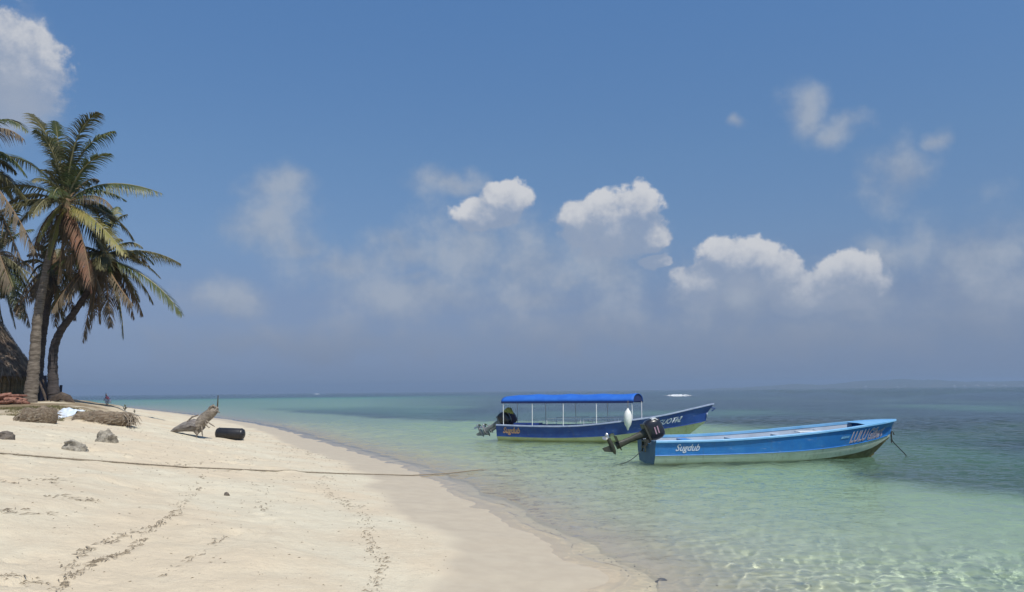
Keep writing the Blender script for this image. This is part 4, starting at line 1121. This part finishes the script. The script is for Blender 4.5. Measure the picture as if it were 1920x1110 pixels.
k1 = mscale(132, 843); rock('rock', 132, 843, 50 * k1, 38 * k1, 22 * k1, 0, 11, M_ROCK, 'broad pale coral rock, the nearer of the two on the sand')
k2 = mscale(195, 829); rock('rock', 195, 829, 42 * k2, 34 * k2, 27 * k2, 1, 12, M_ROCK, 'pointed brownish coral rock just right of the broad pale one')
k3 = mscale(4, 823); rock('rock', 0, 823, 34 * k3, 26 * k3, 16 * k3, 0, 13, M_ROCKD, 'small dark brown rock at the left edge above the rope')
k4 = mscale(425, 931); rock('pebble', 425, 931, 9 * k4, 8 * k4, 7 * k4, 0, 17, M_ROCKD, 'single small black pebble on smooth sand below the rope', 'pebble', sink=.005)
rock('rock', 1238, 1098, .17, .13, .10, 0, 44, M_ROCKD, 'brown coral lump under shallow water near the bottom of the picture')

# ---------------------------------------------------------------- driftwood
M_DRIFT = mat('driftwood', (.34, .29, .23), .95, (.17, .14, .11), 7, bump=1.0, bscale=14, aniso=(1, 1, 3), bdist=.04)
M_DRIFTG = mat('driftwood_grey', (.26, .235, .21), .95, (.15, .13, .12), 7, bump=1.0, bscale=14, aniso=(.6, 2, 2), bdist=.04)
g = on_sand(345, 814); DY = g.y; dw = empty('driftwood_stump', g); o_ = -g


def dp(px, py, dy=0): return at(px, py, DY + dy) + o_


mb = MB(); mb.tube([dp(317, 812), dp(328, 806), dp(345, 800), dp(362, 797), dp(374, 800, .1), dp(380, 806, .15)], [.03, .10, .20, .27, .26, .16], 14, jit=.16, seed=2, squash=.85); mb.build('butt', M_DRIFTG, dw)
mb = MB(); mb.tube([dp(364, 806), dp(374, 795), dp(384, 784), dp(395, 774), dp(403, 768), dp(408, 764)], [.20, .21, .19, .19, .17, .06], 14, jit=.22, seed=5); mb.build('trunk', M_DRIFT, dw)
for (pl, rd) in (([(390, 774), (394, 764), (400, 760), (404, 764)], .07), ([(372, 790), (378, 800), (379, 812), (380, 818)], .045), ([(384, 790), (388, 798), (392, 802), (394, 800)], .035),
                 ([(386, 788), (396, 796), (403, 800)], .03), ([(357, 800), (352, 790), (360, 782), (372, 778)], .05), ([(366, 808), (370, 814), (368, 818)], .07), ([(398, 776), (407, 770), (412, 774)], .04)):
    mb = MB(); mb.tube([dp(a, b_, -.12) for a, b_ in pl], [rd * (1 - .55 * i / (len(pl) - 1)) for i in range(len(pl))], 8, jit=.25, seed=int(rd * 1000)); mb.build('root', M_DRIFT, dw)
mb = MB(); mb.tube([dp(405, 776, .05), dp(408, 760, .05), dp(409, 741, .05)], [.03, .026, .014], 6); mb.build('stick', M_DWOOD, dw)
mb = MB(); mb.tube([dp(348, 803, -.18), dp(358, 799, -.24), dp(368, 801, -.24)], [.02, .06, .03], 8, squash=.5); mb.build('hollow_shade', M_DWOOD, dw)  # raised dark sliver painted in place of a shaded hollow
tag(dw, 'grey weathered driftwood stump with roots and an upright stick', 'driftwood')

# black roller
M_RUB = mat('black_rubber', (.012, .012, .014), .42, (.022, .021, .022), 6, bump=.2, bscale=12)
g = on_sand(428, 824); kk = g.y / FPX; R_ = 10.5 * kk; Lh = 27 * kk; ro = empty('fender_roller', (g.x, g.y + R_ * .9, g.z + R_ - .02))
mb = MB(); mb.lathe([(.02, -Lh), (R_ * .62, -Lh + .01), (R_ * .86, -Lh + R_ * .18), (R_, -Lh + R_ * .5), (R_ * 1.01, 0), (R_, Lh - R_ * .5), (R_ * .86, Lh - R_ * .18), (R_ * .62, Lh - .01), (.02, Lh)], 28, 'X'); mb.build('body', M_RUB, ro)
for sg in (-1, 1):
    mb = MB(); mb.lathe([(R_ * 1.02, sg * (Lh - R_ * .55) - .015), (R_ * 1.035, sg * (Lh - R_ * .55)), (R_ * 1.02, sg * (Lh - R_ * .55) + .015)], 28, 'X'); mb.build('band', M_RUB, ro)
    mb = MB(); mb.lathe([(.05, sg * Lh - .02), (.05, sg * Lh + .02), (.02, sg * (Lh + .03))], 10, 'X'); mb.build('end_plug', M_DARKM, ro)
ro.rotation_euler = (0, math.radians(2.5), math.radians(-4)); tag(ro, 'black cylindrical rubber fender lying on the sand beside the driftwood', 'fender')

# ---------------------------------------------------------------- drift lines of weed and twigs
M_WEED = mat('dry_weed', (.21, .17, .12), .95, (.33, .27, .19), 20)
rr = random.Random(33)
LINES = [([(383, 890), (372, 905), (362, 925), (345, 945), (340, 955), (312, 978), (282, 990), (270, 1008), (262, 1022), (240, 1036), (196, 1052), (166, 1062), (146, 1080), (120, 1100), (100, 1125)], 560, 5.5, .38),
         ([(610, 893), (605, 910), (612, 925), (640, 942), (672, 955), (684, 970), (690, 1000), (694, 1030), (712, 1045), (718, 1062), (706, 1085), (700, 1115)], 460, 8, .36),
         ([(500, 905), (480, 940), (500, 960), (520, 940)], 60, 10, .4), ([(430, 1008), (380, 1035), (320, 1065), (290, 1090)], 60, 9, .4), ([(240, 1000), (190, 1020), (150, 1040), (125, 1070)], 110, 8, .5),
         ([(0, 905), (60, 900), (120, 905)], 60, 9, .6), ([(100, 930), (150, 940), (195, 942)], 60, 7, .6), ([(0, 965), (40, 958), (90, 972)], 45, 8, .6), ([(0, 1088), (50, 1092), (90, 1100)], 55, 6, .5),
         ([(250, 870), (420, 860), (560, 858)], 120, 14, .5), ([(470, 812), (510, 830), (560, 845), (600, 862)], 160, 10, .6)]
cache = {}
mb = MB()
for pl, cnt, spr, sc in LINES:
    seg = [math.hypot(b_[0] - a_[0], b_[1] - a_[1]) for a_, b_ in zip(pl[:-1], pl[1:])]; tot = sum(seg)
    W_ = [on_sand(*p_) for p_ in pl]
    for k in range(cnt):
        t = rr.random() * tot; i = 0
        while t > seg[i] and i < len(seg) - 1: t -= seg[i]; i += 1
        # clumps along the line
        if math.sin(t * .9 + i * 2.1) + rr.uniform(-1, 1.3) < 0: continue
        p_ = W_[i].lerp(W_[i + 1], t / seg[i]); sp_ = spr * p_.y / FPX
        X_, Y0 = p_.x + rr.gauss(0, sp_ * .8), p_.y + rr.gauss(0, sp_ * 2.2); z0 = tz(X_, Y0)
        sd_v = W_[i + 1] - W_[i]; a = math.atan2(sd_v.y, sd_v.x) + rr.gauss(0, .75); L_ = rr.uniform(.02, .11) * sc * (1 + .04 * p_.y); w_ = L_ * rr.uniform(.05, .16); d = Vector((math.cos(a), math.sin(a), 0)); s_ = Vector((-d.y, d.x, 0)); c_ = Vector((X_, Y0, z0 + .004))
        up = Vector((0, 0, rr.uniform(.004, .016)))
        mb.add([c_ - d * L_, c_ - s_ * w_ + up, c_ + d * L_, c_ + s_ * w_ + up * .6, c_ + up * 1.5], [(0, 1, 4), (1, 2, 4), (2, 3, 4), (3, 0, 4)])
for k in range(2600):
    X_, Y0 = rr.uniform(-14, 2), rr.uniform(4.5, 30); s_ = float(sdist(np.array([X_]), np.array([Y0]))[0])
    if s_ < 1.6: continue
    L_ = rr.uniform(.005, .022) * (1 + .04 * Y0); z0 = tz(X_, Y0); a = rr.uniform(0, 6.28)
    mb.add([(X_ - L_ * math.cos(a), Y0 - L_ * math.sin(a), z0), (X_ + L_ * math.cos(a), Y0 + L_ * math.sin(a), z0), (X_ + L_ * .3, Y0 - L_ * .3, z0 + .008)], [(0, 1, 2)])
tag(mb.build('seaweed_debris', M_WEED, smooth=False), 'thin broken lines of dry seaweed and twigs washed onto the sand', 'debris', kind='stuff')
# coral crumbs on the bottom close to shore
mb = MB()
for k in range(260):
    t = rr.random(); px = 860 + 560 * t + rr.gauss(0, 60); py = 960 + 150 * t + rr.gauss(0, 26)
    X_, Y0 = on_plane(px, min(py, 1125), -.05); s_ = float(sdist(np.array([X_]), np.array([Y0]))[0])
    if s_ > -.25 or s_ < -3.5: continue
    L_ = rr.uniform(.004, .011); z0 = tz(X_, Y0); mb.box((X_, Y0, z0 + L_ * .3), (L_ * 1.6, L_, L_ * .8), Matrix.Rotation(rr.uniform(0, 3), 3, 'Z'))
tag(mb.build('coral_gravel', M_ROCKD, smooth=False, caust=True), 'scattered dark coral crumbs on the sea floor along the shore', 'gravel', kind='stuff')

# ---------------------------------------------------------------- person
def skin_fig(name, joints, edges, radii, mt, parent, sub=2):
    me = bpy.data.meshes.new(name); me.from_pydata(joints, edges, []); o = bpy.data.objects.new(name, me); COL.objects.link(o)
    sk = o.modifiers.new('skin', 'SKIN'); sk.use_smooth_shade = True; ss = o.modifiers.new('sub', 'SUBSURF'); ss.levels = sub; ss.render_levels = sub
    for i, r_ in enumerate(radii): me.skin_vertices[0].data[i].radius = (r_, r_)
    me.skin_vertices[0].data[0].use_root = True
    dg = bpy.context.evaluated_depsgraph_get(); m2 = bpy.data.meshes.new_from_object(o.evaluated_get(dg)); bpy.data.objects.remove(o); m2.materials.clear()
    return link(name, m2, mt, parent)


M_SKIN = mat('skin', (.40, .22, .15), .6); M_RED = mat('red_cloth', (.80, .22, .24), .8); M_WCL = mat('white_cloth', (.75, .73, .72), .8); M_HAIR = mat('black_hair', (.01, .008, .007), .6)
gp = on_sand(203, 762.5); gp = gp if gp.y < 62 else Vector((at(203, 762, 58).x, 58, tz(at(203, 762, 58).x, 58)))
ps = empty('person', gp)
# a crouching figure bent forward to the left, hands reaching down
J = [(0, 0, .46), (-.06, 0, .62), (-.16, 0, .78), (-.22, 0, .88), (-.26, 0, .98), (-.28, 0, 1.06),            # pelvis..head
     (-.16, -.17, .80), (-.27, -.20, .60), (-.40, -.17, .44), (-.16, .17, .80), (-.27, .20, .60), (-.40, .17, .44),
     (.02, -.12, .42), (-.26, -.15, .44), (-.08, -.15, .09), (-.22, -.15, .03), (.02, .12, .42), (-.26, .15, .44), (-.08, .15, .09), (-.22, .15, .03)]
E = [(0, 1), (1, 2), (2, 3), (3, 4), (4, 5), (2, 6), (6, 7), (7, 8), (2, 9), (9, 10), (10, 11), (0, 12), (12, 13), (13, 14), (14, 15), (0, 16), (16, 17), (17, 18), (18, 19)]
RAD = [.14, .13, .15, .055, .095, .085, .06, .042, .032, .06, .042, .032, .10, .07, .045, .035, .10, .07, .045, .035]
body = skin_fig('body', J, E, RAD, M_SKIN, ps)
skin_fig('shirt', [J[0], J[1], J[2], J[6], (-.22, -.19, .70), J[9], (-.22, .19, .70)], [(0, 1), (1, 2), (2, 3), (3, 4), (2, 5), (5, 6)], [.145, .15, .165, .08, .062, .08, .062], M_RED, ps)
skin_fig('trousers', [(.02, 0, .44), (0, -.12, .42), (-.26, -.15, .44), (-.10, -.15, .14), (0, .12, .42), (-.26, .15, .44), (-.10, .15, .14)], [(0, 1), (1, 2), (2, 3), (0, 4), (4, 5), (5, 6)], [.18, .14, .11, .075, .14, .11, .075], M_WCL, ps)
mb = MB(); mb.lathe([(.02, -.05), (.09, -.03), (.108, .03), (.09, .09), (.03, .125)], 14, 'Z', (-.25, 0, 1.04)); mb.build('hat', M_WCL, ps)
for sy in (-.035, .035):
    mb = MB(); mb.lathe([(.004, -.008), (.011, 0), (.004, .008)], 8, 'Z', (-.355, sy, 1.0)); mb.build('eye', M_HAIR, ps)
mb = MB(); mb.add([(-.345, -.014, .96), (-.345, .014, .96), (-.378, 0, .95), (-.345, 0, 1.0)], [(0, 1, 2), (0, 2, 3), (1, 3, 2)]); mb.build('nose', M_SKIN, ps)
kk = 22 * gp.y / FPX / 1.16; ps.scale = (kk,) * 3; tag(ps, 'person in red top, white trousers and hat crouching at the far end of the beach', 'person')

# ---------------------------------------------------------------- air
HB = 9300.0
mb = MB(); mb.box((0, 0, 0), (2 * HB, 2 * HB, 100)); hz = mb.build('haze', None, smooth=False)
m = bpy.data.materials.new('haze_air'); m.use_nodes = True; n_ = m.node_tree.nodes; n_.remove(n_['Principled BSDF']); v = n_.new('ShaderNodeVolumePrincipled')
v.inputs['Density'].default_value = .00020; v.inputs['Color'].default_value = (.50, .66, .86, 1); v.inputs['Anisotropy'].default_value = .2
m.node_tree.links.new(v.outputs[0], n_['Material Output'].inputs['Volume']); hz.data.materials.clear(); hz.data.materials.append(m)
hz.location = (0, 0, 38); tag(hz, 'thin sea haze', kind='stuff')
